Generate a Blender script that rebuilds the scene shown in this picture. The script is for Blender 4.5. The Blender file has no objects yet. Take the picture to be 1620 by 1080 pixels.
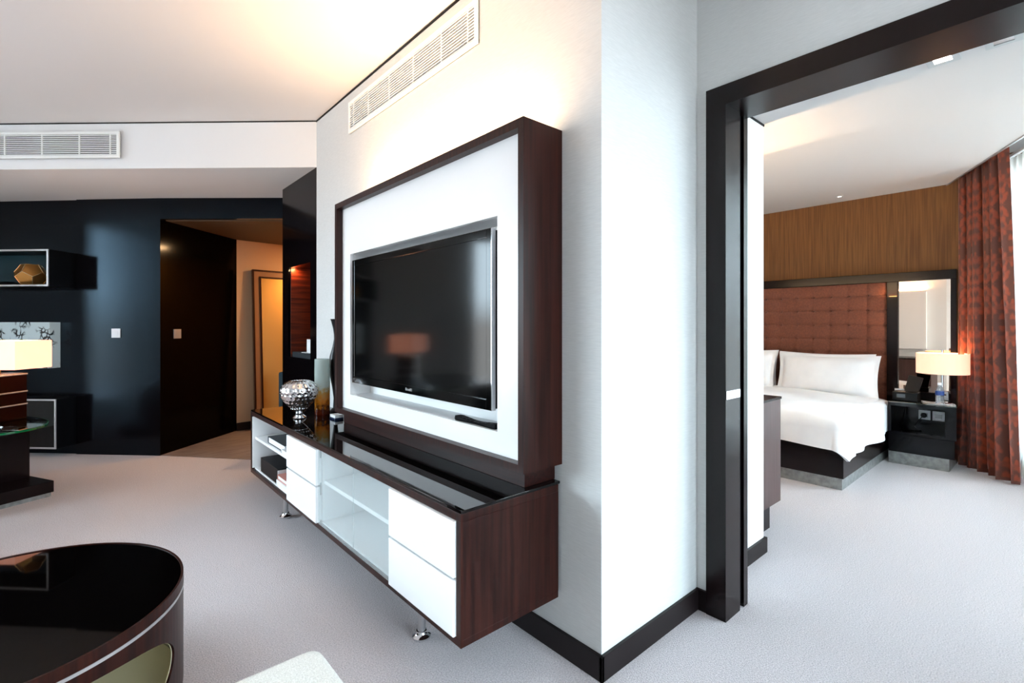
import bpy, bmesh, math, random
from mathutils import Vector, Matrix
random.seed(7)
SC = bpy.context.scene
COL = SC.collection

# ------------------------------------------------------------------ camera
EYE = 1.30                       # lens height; world X runs along the column face, Y along the TV wall
cam = bpy.data.cameras.new('camera')
cam_o = bpy.data.objects.new('camera', cam); COL.objects.link(cam_o)
cam.sensor_width = 36.0
cam.lens = 775.3 / 1620 * 36.0
cam.shift_y = -25.0 / 1620
cam.clip_start = 0.05
YAW = math.atan2(0.6631, 0.7485)            # view direction, turned from +Y towards +X
cam_o.location = (0, 0, EYE)
cam_o.rotation_euler = (math.pi / 2, 0, -YAW)
SC.camera = cam_o
# ------------------------------------------------------------------ exposure and sky
SC.view_settings.view_transform = 'Standard'
SC.view_settings.look = 'None'
SC.view_settings.exposure = 0.98
SC.view_settings.gamma = 1.0
SC.view_settings.use_curve_mapping = False
world = bpy.data.worlds.new('daylight'); SC.world = world
world.use_nodes = True
bg = world.node_tree.nodes['Background']
# pale overcast sky above the horizon, darker ground below it
_N, _L = world.node_tree.nodes, world.node_tree.links
_tc = _N.new('ShaderNodeTexCoord'); _sp = _N.new('ShaderNodeSeparateXYZ'); _cr = _N.new('ShaderNodeValToRGB')
_L.new(_tc.outputs['Generated'], _sp.inputs[0]); _L.new(_sp.outputs['Z'], _cr.inputs[0]); _L.new(_cr.outputs[0], bg.inputs['Color'])
_cr.color_ramp.elements[0].position = 0.0; _cr.color_ramp.elements[0].color = (0.30, 0.31, 0.31, 1)
_cr.color_ramp.elements[1].position = 0.06; _cr.color_ramp.elements[1].color = (0.70, 0.88, 1.0, 1)
bg.inputs['Strength'].default_value = 10.0
K, S_ = 0.7485, 0.6631


def cd(R, D):
    """a place given by how far right of and ahead of the lens it stands"""
    return (R * K + D * S_, -R * S_ + D * K)


def area_light(name, loc, direction, sx, sy, power, color=(1, 1, 1), portal=False, spread=None):
    l = bpy.data.lights.new(name, 'AREA'); l.shape = 'RECTANGLE'; l.size = sx; l.size_y = sy
    l.energy = power; l.color = color
    if spread: l.spread = spread
    if portal: l.cycles.is_portal = True
    o = bpy.data.objects.new(name, l); COL.objects.link(o)
    o.location = loc
    o.rotation_euler = Vector(direction).to_track_quat('-Z', 'Z').to_euler()
    return o


def point_light(name, loc, power, color, r=0.04):
    l = bpy.data.lights.new(name, 'POINT'); l.energy = power; l.color = color; l.shadow_soft_size = r
    o = bpy.data.objects.new(name, l); COL.objects.link(o); o.location = loc
    return o


# the facade: windows of the bedroom and of the living room lie on one slanted line, a second one on the far left
FD = Vector((-0.907, -0.421)); FN = Vector((0.421, -0.907))          # along it, and outward
L0 = Vector((6.316, 0.762))                                          # edge of the curtain pocket at the bed wall


def fac(t, off):
    p = L0 + FD * t + FN * off
    return (p.x, p.y)


BED_T0, BED_T1 = 0.25, 4.15         # bedroom window along the facade line
LIV_T0, LIV_T1 = 4.95, 8.3          # living-room window
FAC_OFF = 0.46
for nm, t0, t1 in (('window_portal_bedroom', BED_T0, BED_T1), ('window_portal_living', LIV_T0, LIV_T1)):
    x, y = fac((t0 + t1) / 2, FAC_OFF + 0.06)
    area_light(nm, (x, y, 1.45), (-FN.x, -FN.y, 0), t1 - t0, 2.5, 1, portal=True)
W0, W1 = Vector((-5.4, 3.0)), Vector((-1.26, 7.93))                  # left facade
WDn = (W1 - W0).normalized(); WL = (W1 - W0).length; WN = Vector((-WDn.y, WDn.x))
LW0, LW1 = 0.6, 4.65
c = W0 + WDn * (LW0 + LW1) / 2 + WN * 0.06
area_light('window_portal_left', (c.x, c.y, 1.45), (-WN.x, -WN.y, 0), LW1 - LW0, 2.5, 1, portal=True)
# warm tubes: on top of the television surround, behind the bedroom wall corner
area_light('surround_uplight', (1.36, 2.2, 2.068), (0.0, 0, 1), 0.06, 1.5, 17, (1.0, 0.62, 0.32))
area_light('bedroom_uplight', (2.99, 2.33, 1.83), (0.0, 0, 1), 0.05, 1.85, 26, (1.0, 0.68, 0.38))

# ------------------------------------------------------------------ materials
MATS = {}


def mat(name):
    m = bpy.data.materials.new(name); m.use_nodes = True
    MATS[name] = m
    nt = m.node_tree
    return m, nt, nt.nodes['Principled BSDF']


def plain(name, col, rough=0.5, metal=0.0, coat=0.0, coat_r=0.05, spec=0.5, emis=None, es=0.0, trans=0.0, ior=1.45, sheen=0.0):
    m, nt, b = mat(name)
    b.inputs['Base Color'].default_value = (*col, 1)
    b.inputs['Roughness'].default_value = rough
    b.inputs['Metallic'].default_value = metal
    b.inputs['Coat Weight'].default_value = coat
    b.inputs['Coat Roughness'].default_value = coat_r
    b.inputs['Specular IOR Level'].default_value = spec
    b.inputs['Transmission Weight'].default_value = trans
    b.inputs['IOR'].default_value = ior
    b.inputs['Sheen Weight'].default_value = sheen
    if emis:
        b.inputs['Emission Color'].default_value = (*emis, 1)
        b.inputs['Emission Strength'].default_value = es
    return m


def noisy(name, c1, c2, scale=(1, 1, 1), nscale=10, detail=4, rough=0.5, bump=0.0, bdist=0.01, coat=0.0, coat_r=0.08,
          lo=0.35, hi=0.65, metal=0.0, spec=0.5, uv=False, distort=0.0, rot=(0, 0, 0), sheen=0.0):
    m, nt, b = mat(name)
    N, L = nt.nodes, nt.links
    tc = N.new('ShaderNodeTexCoord'); mp = N.new('ShaderNodeMapping'); mp.inputs['Scale'].default_value = scale
    mp.inputs['Rotation'].default_value = rot
    L.new(tc.outputs['UV' if uv else 'Object'], mp.inputs['Vector'])
    nz = N.new('ShaderNodeTexNoise'); nz.inputs['Scale'].default_value = nscale; nz.inputs['Detail'].default_value = detail
    nz.inputs['Distortion'].default_value = distort
    L.new(mp.outputs[0], nz.inputs['Vector'])
    cr = N.new('ShaderNodeValToRGB')
    cr.color_ramp.elements[0].position = lo; cr.color_ramp.elements[0].color = (*c1, 1)
    cr.color_ramp.elements[1].position = hi; cr.color_ramp.elements[1].color = (*c2, 1)
    L.new(nz.outputs['Fac'], cr.inputs[0]); L.new(cr.outputs[0], b.inputs['Base Color'])
    b.inputs['Roughness'].default_value = rough; b.inputs['Metallic'].default_value = metal
    b.inputs['Coat Weight'].default_value = coat; b.inputs['Coat Roughness'].default_value = coat_r
    b.inputs['Specular IOR Level'].default_value = spec
    b.inputs['Sheen Weight'].default_value = sheen
    if bump:
        bp = N.new('ShaderNodeBump'); bp.inputs['Strength'].default_value = bump; bp.inputs['Distance'].default_value = bdist
        L.new(nz.outputs['Fac'], bp.inputs['Height']); L.new(bp.outputs[0], b.inputs['Normal'])
    return m


M_WALL = noisy('woven_wallpaper', (0.62, 0.63, 0.62), (0.67, 0.68, 0.67), (14, 14, 170), 1.6, 3, 0.75, 0.06, 0.002)
M_WHITEWALL = plain('white_wall_paint', (0.84, 0.84, 0.84), 0.7)
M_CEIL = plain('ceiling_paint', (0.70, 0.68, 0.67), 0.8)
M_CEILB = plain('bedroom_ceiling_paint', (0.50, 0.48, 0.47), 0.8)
M_CARPET = noisy('carpet_pile', (0.46, 0.41, 0.42), (0.72, 0.645, 0.655), (1, 1, 1), 190, 3, 0.95, 0.7, 0.012, sheen=0.3)
M_PLANK = noisy('corridor_planks', (0.17, 0.13, 0.115), (0.30, 0.25, 0.23), (2.2, 14, 1), 2.2, 5, 0.35, 0.05, 0.002, rot=(0, 0, 0.725))
M_LACQ = noisy('dark_lacquered_veneer', (0.0015, 0.0012, 0.002), (0.004, 0.0025, 0.003), (30, 30, 1.2), 2.5, 4, 0.15, spec=0.30)
M_LACQ.node_tree.nodes['Principled BSDF'].inputs['Specular Tint'].default_value = (0.42, 0.74, 1.0, 1)  # blue cast of the daylight reflection put into the specular tint
M_WOOD = noisy('mahogany_veneer', (0.012, 0.0026, 0.0018), (0.032, 0.0065, 0.0036), (26, 26, 0.9), 2.6, 4, 0.36, spec=0.2)
M_WOODH = noisy('mahogany_veneer_lengthwise', (0.009, 0.0022, 0.0018), (0.024, 0.005, 0.0035), (26, 0.9, 26), 2.6, 4, 0.34, spec=0.2)
M_FRAME = noisy('dark_stained_frame', (0.003, 0.0012, 0.0014), (0.008, 0.0028, 0.003), (26, 26, 0.9), 2.4, 3, 0.26, spec=0.24)
M_BASEB = plain('dark_skirting', (0.008, 0.004, 0.0045), 0.45, spec=0.3)
M_DRESS = noisy('brown_veneer', (0.045, 0.020, 0.018), (0.075, 0.036, 0.032), (26, 26, 0.8), 2.4, 4, 0.4)
M_BLACKGLASS = plain('black_glass', (0.0015, 0.0012, 0.0012), 0.015, spec=0.6)
M_TABLETOP = plain('black_table_glass', (0.0012, 0.0008, 0.0008), 0.03, spec=0.12)
M_SCREEN = plain('dark_glossy_screen', (0.0008, 0.001, 0.0012), 0.09, spec=0.36)
M_BLACK = plain('black_plastic', (0.002, 0.002, 0.003), 0.3, spec=0.25)
M_SOFTBLACK = plain('black_cloth_board', (0.010, 0.016, 0.022), 0.6)
M_WLACQ = plain('white_lacquer', (0.95, 0.95, 0.95), 0.22, coat=0.3)
M_WMAT = plain('white_satin_lacquer', (0.92, 0.92, 0.92), 0.45)
M_CHROME = plain('polished_chrome', (0.78, 0.78, 0.80), 0.08, metal=1.0)
M_STEEL = plain('brushed_steel', (0.55, 0.55, 0.56), 0.30, metal=1.0)
M_SILVERTRIM = plain('satin_silver_trim', (0.62, 0.60, 0.60), 0.35, metal=0.8)
M_DULLSTEEL = noisy('scuffed_steel_plinth', (0.26, 0.27, 0.26), (0.40, 0.41, 0.40), (3, 3, 3), 8, 4, 0.35, metal=0.6)
M_VENT = plain('white_vent_metal', (0.86, 0.88, 0.87), 0.45)
M_TRIMGREY = plain('grey_lamp_trim', (0.40, 0.41, 0.41), 0.5)
M_GAPSHADE = plain('painted_gap_shade', (0.01, 0.01, 0.01), 0.9)
M_CREAM = plain('cream_lining', (0.82, 0.74, 0.50), 0.35)
M_UPH = noisy('cream_woven_upholstery', (0.62, 0.61, 0.56), (0.80, 0.79, 0.74), (1, 1, 1), 260, 2, 0.9, 0.5, 0.004, sheen=0.2)
M_LINEN = noisy('white_bed_linen', (0.86, 0.86, 0.88), (0.92, 0.92, 0.93), (1, 1, 1), 5, 3, 0.8, sheen=0.2)
M_TUFT = noisy('rust_brown_tufted_fabric', (0.14, 0.040, 0.020), (0.20, 0.058, 0.027), (1, 1, 1), 60, 3, 0.85, 0.1, 0.002, sheen=0.2)
M_GRASSCLOTH = noisy('brown_grasscloth', (0.12, 0.040, 0.007), (0.19, 0.076, 0.015), (26, 26, 0.9), 2.4, 6, 0.75, 0.1, 0.003)
M_MIRROR = plain('mirror_glass', (0.86, 0.86, 0.86), 0.01, metal=1.0)
M_GOLD = plain('brushed_gold', (0.72, 0.34, 0.09), 0.28, metal=0.85)
M_GOLDDK = plain('dark_bronze_facets', (0.10, 0.062, 0.03), 0.35, metal=0.7)
M_BEIGE = plain('beige_corridor_paint', (0.50, 0.33, 0.20), 0.8)
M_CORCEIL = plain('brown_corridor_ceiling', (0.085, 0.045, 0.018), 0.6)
M_SWITCH = plain('white_plastic', (0.85, 0.86, 0.88), 0.3)
M_SWSTEEL = plain('silver_switch', (0.40, 0.40, 0.40), 0.3, metal=0.4)
M_BOOKBLACK = plain('black_book_cloth', (0.002, 0.003, 0.005), 0.4, spec=0.15)
M_BOOKTEAL = plain('dark_teal_binding', (0.003, 0.012, 0.018), 0.35, spec=0.2)
M_PAPER = plain('book_pages', (0.80, 0.82, 0.84), 0.8)
M_PINK = plain('pink_book_cover', (0.55, 0.24, 0.20), 0.5)
M_DARKSCULPT = plain('dark_bronze', (0.012, 0.011, 0.012), 0.35, metal=0.4)
M_TEAL = plain('dark_teal_fabric', (0.008, 0.035, 0.05), 0.7)
M_CHAIR = plain('charcoal_upholstery', (0.012, 0.014, 0.020), 0.8)
M_SLATRED = None


def glassy(name, col, rough=0.0, alpha=0.7, tint=(1, 1, 1)):
    """thin clear sheet: mostly see-through with a mirror-like share"""
    m = bpy.data.materials.new(name); m.use_nodes = True; nt = m.node_tree; N, L = nt.nodes, nt.links
    N.clear()
    out = N.new('ShaderNodeOutputMaterial'); mix = N.new('ShaderNodeMixShader'); fr = N.new('ShaderNodeFresnel')
    fr.inputs[0].default_value = 1.5
    t = N.new('ShaderNodeBsdfTransparent'); t.inputs[0].default_value = (*tint, 1)
    g = N.new('ShaderNodeBsdfGlossy'); g.inputs['Roughness'].default_value = rough; g.inputs[0].default_value = (*col, 1)
    L.new(fr.outputs[0], mix.inputs[0]); L.new(t.outputs[0], mix.inputs[1]); L.new(g.outputs[0], mix.inputs[2])
    L.new(mix.outputs[0], out.inputs[0])
    return m


M_PANE = glassy('clear_window_glass', (1, 1, 1))


def veil(name, col, through, translucent=0.5):
    m = bpy.data.materials.new(name); m.use_nodes = True; nt = m.node_tree; N, L = nt.nodes, nt.links
    N.clear()
    out = N.new('ShaderNodeOutputMaterial')
    t = N.new('ShaderNodeBsdfTransparent')
    a = N.new('ShaderNodeBsdfTranslucent'); a.inputs[0].default_value = (*col, 1)
    d = N.new('ShaderNodeBsdfDiffuse'); d.inputs[0].default_value = (*col, 1)
    m1 = N.new('ShaderNodeMixShader'); m1.inputs[0].default_value = translucent
    L.new(d.outputs[0], m1.inputs[1]); L.new(a.outputs[0], m1.inputs[2])
    m2 = N.new('ShaderNodeMixShader'); m2.inputs[0].default_value = through
    L.new(m1.outputs[0], m2.inputs[1]); L.new(t.outputs[0], m2.inputs[2])
    L.new(m2.outputs[0], out.inputs[0])
    return m


M_SHEER = veil('white_sheer_voile', (0.90, 0.95, 0.92), 0.45, 0.7)


def frosted():
    """acid-etched cabinet glass: blurs and half hides what is behind it"""
    m = bpy.data.materials.new('frosted_cabinet_glass'); m.use_nodes = True; nt = m.node_tree; N, L = nt.nodes, nt.links
    b = N['Principled BSDF']
    b.inputs['Base Color'].default_value = (0.88, 0.93, 0.93, 1); b.inputs['Roughness'].default_value = 0.25
    t = N.new('ShaderNodeBsdfTransparent'); t.inputs[0].default_value = (0.97, 0.99, 0.99, 1)
    mx = N.new('ShaderNodeMixShader'); mx.inputs[0].default_value = 0.80
    L.new(b.outputs[0], mx.inputs[1]); L.new(t.outputs[0], mx.inputs[2])
    L.new(mx.outputs[0], N['Material Output'].inputs[0])
    return m


M_FROST = frosted()


def shade_mat(name, col, es):
    m, nt, b = mat(name)
    b.inputs['Base Color'].default_value = (0.34, 0.31, 0.26, 1); b.inputs['Roughness'].default_value = 0.9
    b.inputs['Emission Color'].default_value = (*col, 1); b.inputs['Emission Strength'].default_value = es
    return m


M_SHADE = shade_mat('lit_cream_lamp_shade', (1.0, 0.34, 0.20), 1.2)
M_SHADEB = shade_mat('lit_white_lamp_shade', (1.0, 0.46, 0.29), 0.72)
M_BULB = plain('glowing_lamp', (1, 1, 1), 0.5, emis=(1.0, 0.62, 0.30), es=12)
M_DOWN = plain('glowing_downlight', (1, 1, 1), 0.5, emis=(1.0, 0.93, 0.85), es=4)


def amber_glass():
    m, nt, b = mat('clear_to_amber_vase_glass')
    N, L = nt.nodes, nt.links
    tc = N.new('ShaderNodeTexCoord'); sp = N.new('ShaderNodeSeparateXYZ'); L.new(tc.outputs['Object'], sp.inputs[0])
    nz = N.new('ShaderNodeTexNoise'); nz.inputs['Scale'].default_value = 38; nz.inputs['Detail'].default_value = 4
    L.new(tc.outputs['Object'], nz.inputs['Vector'])
    ad = N.new('ShaderNodeMath'); ad.operation = 'MULTIPLY_ADD'; ad.inputs[1].default_value = 0.16
    L.new(nz.outputs['Fac'], ad.inputs[0]); L.new(sp.outputs['Z'], ad.inputs[2])
    cr = N.new('ShaderNodeValToRGB'); L.new(ad.outputs[0], cr.inputs[0])
    e = cr.color_ramp.elements
    e[0].position = 0.80; e[0].color = (0.10, 0.012, 0.003, 1)
    e[1].position = 0.97; e[1].color = (0.60, 0.68, 0.66, 1)
    x = cr.color_ramp.elements.new(0.87); x.color = (0.75, 0.27, 0.02, 1)
    x = cr.color_ramp.elements.new(0.92); x.color = (0.55, 0.36, 0.12, 1)
    L.new(cr.outputs[0], b.inputs['Base Color'])
    b.inputs['Roughness'].default_value = 0.06; b.inputs['Transmission Weight'].default_value = 0.55
    b.inputs['IOR'].default_value = 1.15
    return m


M_AMBER = amber_glass()


def damask():
    m, nt, b = mat('rust_damask_curtain_cloth')
    N, L = nt.nodes, nt.links
    tc = N.new('ShaderNodeTexCoord')
    mp = N.new('ShaderNodeMapping'); mp.inputs['Scale'].default_value = (1, 1, 1)
    L.new(tc.outputs['UV'], mp.inputs[0])
    # mirrored stripes so that the motif repeats symmetrically like a damask
    sp = N.new('ShaderNodeSeparateXYZ'); L.new(mp.outputs[0], sp.inputs[0])
    pp = N.new('ShaderNodeMath'); pp.operation = 'PINGPONG'; pp.inputs[1].default_value = 0.13; L.new(sp.outputs['X'], pp.inputs[0])
    pq = N.new('ShaderNodeMath'); pq.operation = 'PINGPONG'; pq.inputs[1].default_value = 0.33; L.new(sp.outputs['Y'], pq.inputs[0])
    cb = N.new('ShaderNodeCombineXYZ'); L.new(pp.outputs[0], cb.inputs[0]); ms = N.new('ShaderNodeMath'); ms.operation = 'MULTIPLY'; ms.inputs[1].default_value = 0.45; L.new(pq.outputs[0], ms.inputs[0]); L.new(ms.outputs[0], cb.inputs[1])
    vz = N.new('ShaderNodeTexVoronoi'); vz.inputs['Scale'].default_value = 42; vz.feature = 'SMOOTH_F1'; L.new(cb.outputs[0], vz.inputs['Vector'])
    nz = N.new('ShaderNodeTexNoise'); nz.inputs['Scale'].default_value = 22; nz.inputs['Detail'].default_value = 3; nz.inputs['Distortion'].default_value = 0.8
    L.new(cb.outputs[0], nz.inputs['Vector'])
    mu = N.new('ShaderNodeMath'); mu.operation = 'ADD'; L.new(vz.outputs[0], mu.inputs[0]); L.new(nz.outputs['Fac'], mu.inputs[1])
    cr = N.new('ShaderNodeValToRGB'); L.new(mu.outputs[0], cr.inputs[0])
    e = cr.color_ramp.elements
    e[0].position = 0.76; e[0].color = (0.27, 0.040, 0.009, 1)
    e[1].position = 1.08; e[1].color = (0.10, 0.020, 0.008, 1)
    L.new(cr.outputs[0], b.inputs['Base Color'])
    b.inputs['Roughness'].default_value = 0.45; b.inputs['Sheen Weight'].default_value = 0.3
    return m


M_DAMASK = damask()


def art_mat():
    m, nt, b = mat('white_print_with_black_branches')
    N, L = nt.nodes, nt.links
    tc = N.new('ShaderNodeTexCoord')
    nz = N.new('ShaderNodeTexNoise'); nz.inputs['Scale'].default_value = 6; nz.inputs['Detail'].default_value = 2
    L.new(tc.outputs['Object'], nz.inputs['Vector'])
    mx = N.new('ShaderNodeMix'); mx.data_type = 'VECTOR'; mx.inputs[0].default_value = 0.12
    L.new(tc.outputs['Object'], mx.inputs[4]); L.new(nz.outputs['Color'], mx.inputs[5])
    vo = N.new('ShaderNodeTexVoronoi'); vo.feature = 'DISTANCE_TO_EDGE'; vo.inputs['Scale'].default_value = 16; L.new(mx.outputs[1], vo.inputs['Vector'])
    c1 = N.new('ShaderNodeValToRGB'); L.new(vo.outputs['Distance'], c1.inputs[0])
    c1.color_ramp.elements[0].position = 0.05; c1.color_ramp.elements[0].color = (1, 1, 1, 1)
    c1.color_ramp.elements[1].position = 0.12; c1.color_ramp.elements[1].color = (0, 0, 0, 1)
    n2 = N.new('ShaderNodeTexNoise'); n2.inputs['Scale'].default_value = 5; n2.inputs['Detail'].default_value = 5; L.new(tc.outputs['Object'], n2.inputs['Vector'])
    c2 = N.new('ShaderNodeValToRGB'); L.new(n2.outputs['Fac'], c2.inputs[0])
    c2.color_ramp.elements[0].position = 0.50; c2.color_ramp.elements[1].position = 0.58
    mu = N.new('ShaderNodeMath'); mu.operation = 'MULTIPLY'; L.new(c1.outputs[0], mu.inputs[0]); L.new(c2.outputs[0], mu.inputs[1])
    mc = N.new('ShaderNodeMix'); mc.data_type = 'RGBA'; L.new(mu.outputs[0], mc.inputs[0])
    mc.inputs[6].default_value = (0.62, 0.74, 0.76, 1); mc.inputs[7].default_value = (0.01, 0.012, 0.015, 1)
    L.new(mc.outputs[2], b.inputs['Base Color'])
    b.inputs['Roughness'].default_value = 0.15; b.inputs['Coat Weight'].default_value = 0.5
    return m


M_ART = art_mat()


def louvre_wood():
    m, nt, b = mat('red_brown_louvred_wood')
    N, L = nt.nodes, nt.links
    tc = N.new('ShaderNodeTexCoord'); mp = N.new('ShaderNodeMapping'); mp.inputs['Scale'].default_value = (3, 3, 60)
    L.new(tc.outputs['Object'], mp.inputs[0])
    nz = N.new('ShaderNodeTexNoise'); nz.inputs['Scale'].default_value = 1.0; nz.inputs['Detail'].default_value = 3; L.new(mp.outputs[0], nz.inputs[0])
    cr = N.new('ShaderNodeValToRGB'); L.new(nz.outputs['Fac'], cr.inputs[0])
    cr.color_ramp.elements[0].position = 0.35; cr.color_ramp.elements[0].color = (0.05, 0.008, 0.003, 1)
    cr.color_ramp.elements[1].position = 0.65; cr.color_ramp.elements[1].color = (0.22, 0.035, 0.010, 1)
    L.new(cr.outputs[0], b.inputs['Base Color']); b.inputs['Roughness'].default_value = 0.35
    return m


M_SLATRED = louvre_wood()

# ------------------------------------------------------------------ mesh helpers


class MB:
    """collects shapes in world coordinates (or under xf) and links them as one mesh object"""

    def __init__(self, xf=None):
        self.bm = bmesh.new(); self.xf = xf

    def _add(self, tmp):
        me = bpy.data.meshes.new('t'); tmp.to_mesh(me); tmp.free()
        self.bm.from_mesh(me); bpy.data.meshes.remove(me)
        return self

    def box(self, x0, x1, y0, y1, z0, z1, bev=0.0, seg=2, rot=None, piv=None):
        t = bmesh.new()
        r = bmesh.ops.create_cube(t, size=1.0)
        for v in t.verts:
            v.co = Vector((x0 + (v.co.x + .5) * (x1 - x0), y0 + (v.co.y + .5) * (y1 - y0), z0 + (v.co.z + .5) * (z1 - z0)))
        if bev > 0:
            bmesh.ops.bevel(t, geom=t.edges[:], offset=bev, segments=seg, profile=0.6, affect='EDGES')
        if rot is not None:
            p = Vector(piv if piv else ((x0 + x1) / 2, (y0 + y1) / 2, (z0 + z1) / 2))
            bmesh.ops.rotate(t, cent=p, matrix=rot, verts=t.verts)
        return self._add(t)

    def prism(self, pts, z0, z1, bev=0.0):
        t = bmesh.new()
        a = [t.verts.new((p[0], p[1], z0)) for p in pts]; b = [t.verts.new((p[0], p[1], z1)) for p in pts]
        t.faces.new(a[::-1]); t.faces.new(b)
        n = len(pts)
        for i in range(n): t.faces.new((a[i], a[(i + 1) % n], b[(i + 1) % n], b[i]))
        bmesh.ops.recalc_face_normals(t, faces=t.faces[:])
        if bev > 0: bmesh.ops.bevel(t, geom=t.edges[:], offset=bev, segments=2, profile=0.6, affect='EDGES')
        return self._add(t)

    def slab(self, p, q, th, z0, z1, side=1, bev=0.0):
        """a vertical board from p to q (plan), th thick towards the left (side=1) or right of p->q"""
        p = Vector(p[:2]); q = Vector(q[:2]); d = (q - p).normalized(); n = Vector((-d.y, d.x)) * side * th
        return self.prism([p, q, q + n, p + n], z0, z1, bev)

    def lathe(self, prof, cx, cy, seg=48, fn=None, tilt=None):
        t = bmesh.new(); rows = []
        for (r, z) in prof:
            row = []
            for i in range(seg):
                a = 2 * math.pi * i / seg
                rr = r
                if fn: rr = fn(r, z, a)
                row.append(t.verts.new((cx + rr * math.cos(a), cy + rr * math.sin(a), z)))
            rows.append(row)
        for k in range(len(rows) - 1):
            for i in range(seg):
                t.faces.new((rows[k][i], rows[k][(i + 1) % seg], rows[k + 1][(i + 1) % seg], rows[k + 1][i]))
        if prof[0][0] > 1e-5: t.faces.new(rows[0][::-1])
        if prof[-1][0] > 1e-5: t.faces.new(rows[-1])
        bmesh.ops.remove_doubles(t, verts=t.verts[:], dist=1e-6)
        bmesh.ops.recalc_face_normals(t, faces=t.faces[:])
        for f in t.faces: f.smooth = True
        return self._add(t)

    def tube(self, pts, r, seg=8):
        t = bmesh.new(); rows = []
        P = [Vector(p) for p in pts]
        for i, p in enumerate(P):
            d = (P[min(i + 1, len(P) - 1)] - P[max(i - 1, 0)]).normalized()
            up = Vector((0, 0, 1)) if abs(d.z) < .9 else Vector((1, 0, 0))
            a = d.cross(up).normalized(); b = d.cross(a).normalized()
            rows.append([t.verts.new(p + (a * math.cos(2 * math.pi * j / seg) + b * math.sin(2 * math.pi * j / seg)) * r) for j in range(seg)])
        for k in range(len(rows) - 1):
            for j in range(seg):
                t.faces.new((rows[k][j], rows[k][(j + 1) % seg], rows[k + 1][(j + 1) % seg], rows[k + 1][j]))
        t.faces.new(rows[0][::-1]); t.faces.new(rows[-1])
        bmesh.ops.recalc_face_normals(t, faces=t.faces[:])
        for f in t.faces: f.smooth = True
        return self._add(t)

    def grid(self, nu, nv, fn, uvfn=None, thick=0.0):
        t = bmesh.new()
        uvl = t.loops.layers.uv.new('UVMap')
        V = [[t.verts.new(fn(i / nu, j / nv)) for j in range(nv + 1)] for i in range(nu + 1)]
        for i in range(nu):
            for j in range(nv):
                f = t.faces.new((V[i][j], V[i + 1][j], V[i + 1][j + 1], V[i][j + 1])); f.smooth = True
                for l, (a, b) in zip(f.loops, ((i, j), (i + 1, j), (i + 1, j + 1), (i, j + 1))):
                    l[uvl].uv = uvfn(a / nu, b / nv) if uvfn else (a / nu, b / nv)
        if thick:
            bmesh.ops.recalc_face_normals(t, faces=t.faces[:])
            t.normal_update()
            back = {v: t.verts.new(v.co - v.normal * thick) for v in t.verts[:]}
            for f in t.faces[:]:
                nf = t.faces.new([back[v] for v in reversed(f.verts[:])]); nf.smooth = True
                for l, l0 in zip(nf.loops, reversed(f.loops[:])): l[uvl].uv = l0[uvl].uv
            for e in [e for e in t.edges[:] if e.is_boundary and e.verts[0] in back and e.verts[1] in back]:
                a_, b_ = e.verts; t.faces.new((a_, b_, back[b_], back[a_]))
            bmesh.ops.recalc_face_normals(t, faces=t.faces[:])
        return self._add(t)

    def build(self, name, m, parent=None):
        me = bpy.data.meshes.new(name)
        if self.xf is not None: self.bm.transform(self.xf)
        for e in self.bm.edges:
            if len(e.link_faces) == 2 and e.calc_face_angle(0) > math.radians(40): e.smooth = False
        self.bm.to_mesh(me); self.bm.free()
        if isinstance(m, (list, tuple)):
            for x in m: me.materials.append(x)
        else: me.materials.append(m)
        o = bpy.data.objects.new(name, me); COL.objects.link(o)
        if parent is not None:
            o.parent = parent
            # parts keep world coordinates; a sub-part's parent already sits at the world origin
            o.matrix_parent_inverse = Matrix.Translation(-Vector(parent.location)) if parent.parent is None else Matrix.Identity(4)
        return o


def thing(name, loc, label, cat, group=None):
    o = bpy.data.objects.new(name, None); COL.objects.link(o); o.location = loc; o.empty_display_size = 0.1
    o['label'] = label; o['category'] = cat
    if group: o['group'] = group
    return o


def tag(o, label, cat, group=None, kind=None):
    o['label'] = label; o['category'] = cat
    if group: o['group'] = group
    if kind: o['kind'] = kind
    return o


def struct(name, mb, m, parent=None, label=None):
    o = mb.build(name, m, parent)
    if parent is None: o['kind'] = 'structure'
    if label: o['label'] = label
    return o


def seat_on(o):
    """moves a one-mesh thing's origin from the world origin to the middle of its base"""
    co = [v.co for v in o.data.vertices]
    b = Vector(((min(c.x for c in co) + max(c.x for c in co)) / 2, (min(c.y for c in co) + max(c.y for c in co)) / 2, min(c.z for c in co)))
    return b


def boolean_cut(o, cutter):
    md = o.modifiers.new('cut', 'BOOLEAN'); md.operation = 'DIFFERENCE'; md.object = cutter; md.solver = 'EXACT'
    dg = bpy.context.evaluated_depsgraph_get()
    me = bpy.data.meshes.new_from_object(o.evaluated_get(dg))
    o.modifiers.clear(); o.data = me


# ------------------------------------------------------------------ the room
CZ = 2.95                      # living-room ceiling
XW, YC, XD = 1.438, 1.128, 2.14
BW1 = cd(-3.517, 4.90); BW0 = cd(-6.25, 5.08)          # dark panelled back wall, right and left end
BH1 = (XW, 3.995); BH0 = cd(-6.25, 4.05)               # face of the bulkhead
BHZ = 2.575
FACB = fac(9.2, FAC_OFF)                               # living facade ends here
room = [(XW, YC), (XD, YC), (XD, fac(0, 0)[1])]

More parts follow.
